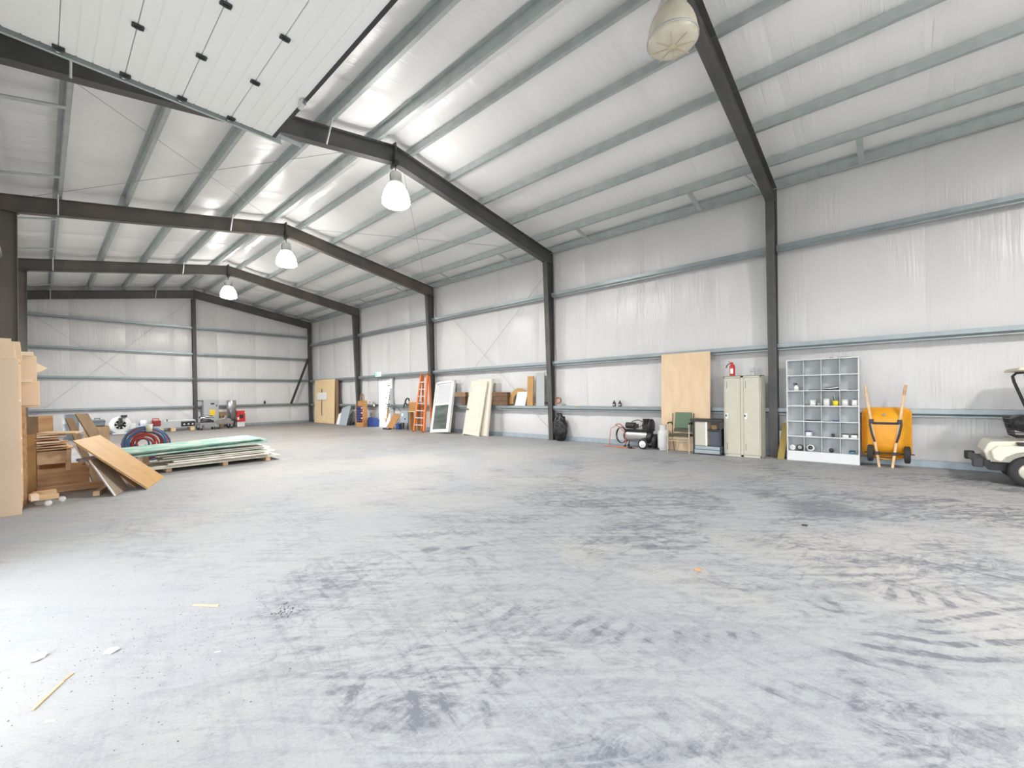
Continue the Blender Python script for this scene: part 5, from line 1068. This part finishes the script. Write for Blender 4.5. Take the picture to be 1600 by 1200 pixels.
# ---- debris on the floor
def stick(a, c, w_, t_, m_, lab): 
    a, c = Vector(a), Vector(c); q = Vector((-(c - a).y, (c - a).x, 0)).normalized() * w_; board('wood_sliver', m_, a, c, a + q, t_, lab, 'sliver', None, .001)
stick((.71, 3.785, .0), (.83, 3.63, .0), .016, .008, PINE, 'short pale wood sliver lying on the open floor')
stick((-.045, 3.11, .0), (.06, 3.30, .0), .014, .007, PINE, 'long wood sliver in the lower left corner of the floor')
stick((.055, 3.30, .0), (.10, 3.36, .0), .012, .005, TAN, 'brown splinter just beyond the long wood sliver')
stick((-.015, 2.955, .0), (.02, 2.93, .0), .012, .003, PAPER, 'white paper scrap at the lower left of the floor')
stick((.66, 2.99, 0), (.69, 2.975, 0), .007, .003, PAPER, 'tiny white scrap on the bare floor beyond the grit')
for (x, y, r, lab, m_) in ((.26, 3.48, .035, 'crumpled pale paper scrap among the grit on the left', PAPER), (-.04, 3.72, .04, 'torn pale paper scrap near the left edge of the floor', PAPER), (3.66, 1.23, .028, 'brown dry leaf flake on the open floor', TAN), (5.62, .74, .03, 'small dark pebble on the floor near the oil stain', GRIT)):
    bm = bmesh.new(); bmesh.ops.create_icosphere(bm, subdivisions=2, radius=r)
    for v in bm.verts: v.co *= 1 + .5 * NZ.noise(v.co * 60 + Vector((x * 9, y, 0))); v.co.z = max(0, v.co.z * .35 + r * .2)
    me = bpy.data.meshes.new('scrap'); bm.to_mesh(me); bm.free(); me.materials.append(m_); o = bpy.data.objects.new('floor_scrap', me); COL.objects.link(o); o.location = (x, y, 0); tag(o, lab, 'scrap')
random.seed(3); g = MB()
def crumb(x, y, r):
    v = [Vector((random.uniform(.6, 1) * r * math.cos(a), random.uniform(.6, 1) * r * math.sin(a), 0)) for a in (0, 1.6, 3.1, 4.7)]; g.add([p + Vector((x, y, 0)) for p in v] + [Vector((x, y, r * .6))], [(0, 1, 4), (1, 2, 4), (2, 3, 4), (3, 0, 4)])
for k in range(70): crumb(random.gauss(1.13, .045), random.gauss(3.2, .06), random.uniform(.003, .009))
for k in range(420): crumb(random.gauss(.45, .45), random.gauss(3.35, .45), random.uniform(.0015, .005))
for k in range(160): crumb(random.uniform(-.2, 2.2), random.uniform(2.2, 8), random.uniform(.002, .006))
for k in range(120): crumb(random.uniform(1.5, 9), random.uniform(-.5, 7), random.uniform(.002, .006))
gr = tag(g.build('floor_grit', GRIT), 'dark grit and crumbs scattered over the concrete floor', 'grit', None, 'stuff')

# ---- outside the doors
og = MB().box(XR + .2, XR + 40, -12, 45, -.25, -.06).box(XL - 40, XL - .2, -25, 45, -.25, -.06).box(XL - .2, XR + .2, -25, Y0 - .2, -.25, -.06).build('ground_outside', GRAVEL); tag(og, 'pale gravel outside the doors', kind='structure')
def shrub(x, y, h, lab, seed):
    random.seed(seed); t = thing('shrub', (x, y, -.06), 0, lab, 'shrub'); st = MB()
    lv = MB()
    for k in range(9):
        a = random.uniform(0, 2 * PI); top = Vector((random.uniform(.3, .9) * math.cos(a) * h * .35, random.uniform(.3, .9) * math.sin(a) * h * .35, h * random.uniform(.6, 1)))
        st.tube([(0, 0, 0), top * .5 + Vector((0, 0, .1)), top], [.03, .02, .008], 5)
        for j in range(90):
            p = top * random.uniform(.25, 1.05) + Vector([random.gauss(0, .16) for _ in range(3)]); u_ = Vector([random.uniform(-1, 1) for _ in range(3)]).normalized() * .085; w_ = u_.orthogonal().normalized() * .045
            if p.z > 0: lv.add([p - u_, p + w_, p + u_, p - w_], [(0, 1, 2, 3)])
    st.build('stem', BROWN, t); l_ = lv.build('foliage', LEAF, t); l_['kind'] = 'stuff'
shrub(13.7, 22.45, 4.2, 'sparse leafy shrub seen outside through the exit door', 2)
